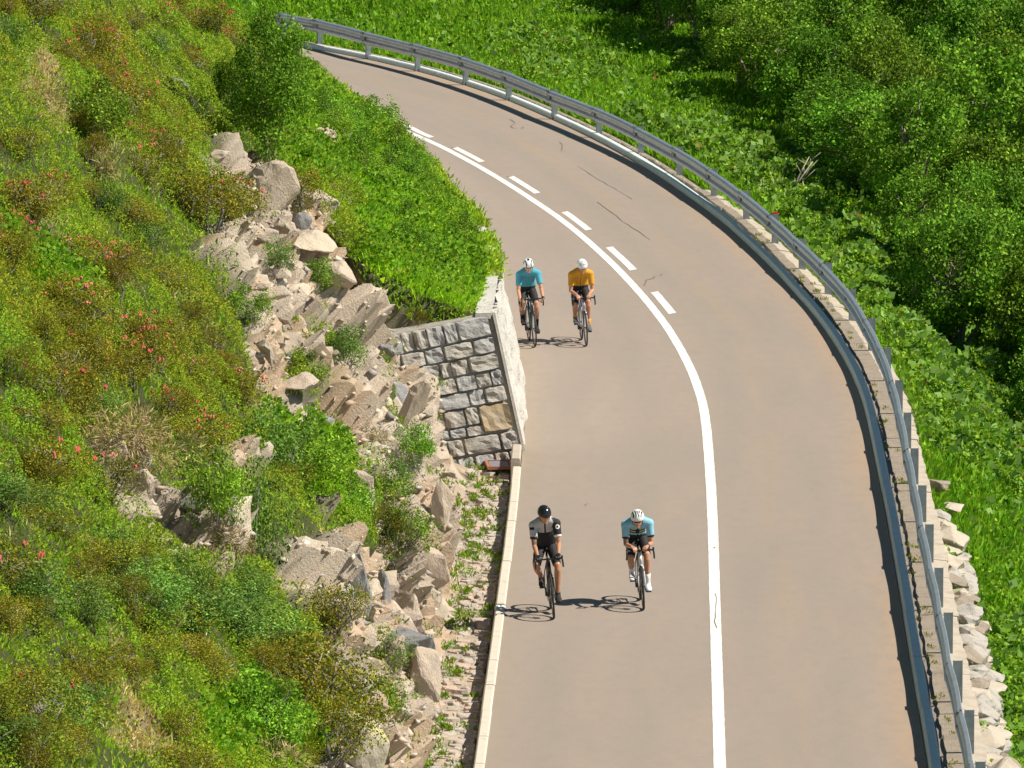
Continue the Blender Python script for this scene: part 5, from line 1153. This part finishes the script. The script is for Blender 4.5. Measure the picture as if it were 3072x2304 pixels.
def j_front_right(c, n, t, h):
    for q in (0, 1):
        sp_, el, wr = h[q]; ax_ = el - sp_; u = (c - sp_).dot(ax_) / ax_.length_squared
        if u > .58 and abs(c.x) > .14: return 1
    if n.y < .25 and n.z < .75 and abs(c.x) < .125:
        tt = t + abs(c.x) * .55
        if abs(c.x) < .024 and .36 < t < .72: return 1
        if (.40 < tt < .66): 
            return 2 if (.465 < tt < .55 and abs(c.x) > .026) else 1
    if abs(c.x) < .006 and n.y < 0: return 1
    return 0
def j_zip(c, n, t, h): return 1 if abs(c.x) < .007 and n.y < .1 and n.z < .4 else 0
cfgs = []
l1 = rider_at(1662, 1856, 1652, 1824); l2 = rider_at(1931, 1829, 1921, 1798); l3 = rider_at(1605, 1041, 1586, 1020); l4 = rider_at(1759, 1038, 1744, 1017)
b1 = make_bike('black racing bicycle with dark rims under the rider in the black helmet', M['frame_black'], M['frame_black'], l1[0], l1[1], R(5), R(38))
b2 = make_bike('black racing bicycle with a white head tube under the light blue jersey rider', M['frame_black'], M['frame_white'], l2[0], l2[1], R(3.5), R(22))
b3 = make_bike('dark green racing bicycle under the teal jersey rider, nearest the stone wall', M['frame_green'], M['frame_green'], l3[0], l3[1], R(3.5), R(24))
b4 = make_bike('silver racing bicycle under the rider in the amber jersey', M['frame_silver'], M['frame_silver'], l4[0], l4[1], R(3), R(20))
make_person('cyclist in a black helmet, gray and black jersey and black gloves beside the kerb', b1, dict(sh=(0, -.13, 1.435), head=(.005, -.275, 1.555), cr=R(38), pitch=.42, yaw=.22, hand=(.150, -.497, .925), grip='tops', pole=(.15, .6, -1), skin=M['skin_tan'], jersey=[M['c_gray'], M['c_dark'], M['c_white'], M['lycra']], jfn=j_front_left, helm=M['helm_black'], vents=VB, shoe=M['shoe_black'], sock=.07, sockm=M['lycra'], gloves=True, tattoo=True, bib=.46, kx=.12))
make_person('crouching cyclist in a light blue jersey with a black and yellow chest band', b2, dict(sh=(0, -.17, 1.315), head=(.0, -.315, 1.365), cr=R(22), pitch=.30, yaw=-.05, hand=(.092, -.490, .925), grip='tops', pole=(.28, 1, -.35), sw=.185, wx=.03, skin=M['skin'], jersey=[M['c_blue'], M['lycra'], M['c_yellow']], jfn=j_front_right, helm=M['helm_white'], vents=V5, shoe=M['shoe_white'], sock=.36, sockm=M['c_white'], glasses=M['glass_dark'], watch=1, tattoo=True, bib=.14, kx=-.02))
make_person('cyclist in a teal jersey with arms stretched down to the drops, nearest the stone wall', b3, dict(sh=(0, -.20, 1.400), head=(-.005, -.340, 1.525), cr=R(24), pitch=.28, yaw=-.03, hand=(.208, -.575, .865), grip='drops', pole=(.2, .6, -.6), skin=M['skin'], jersey=[M['c_teal'], M['c_teal']], jfn=j_plain, helm=M['helm_white'], vents=VM, shoe=M['shoe_black'], sock=.36, sockm=M['lycra'], glasses=M['glass_teal'], watch=1, bib=.14, kx=.03))
make_person('cyclist in a white slotted helmet and an amber jersey with orange socks', b4, dict(sh=(0, -.17, 1.375), head=(.02, -.325, 1.490), cr=R(20), pitch=.38, yaw=.10, hand=(.105, -.490, .925), grip='tops', pole=(.45, 1, -.45), skin=M['skin'], jersey=[M['c_amber'], M['c_dark']], jfn=j_zip, helm=M['helm_white'], vents=V3, shoe=M['shoe_gray'], sock=.30, sockm=M['sock_orange'], bib=.14, kx=-.02))
bpy.context.view_layer.update()
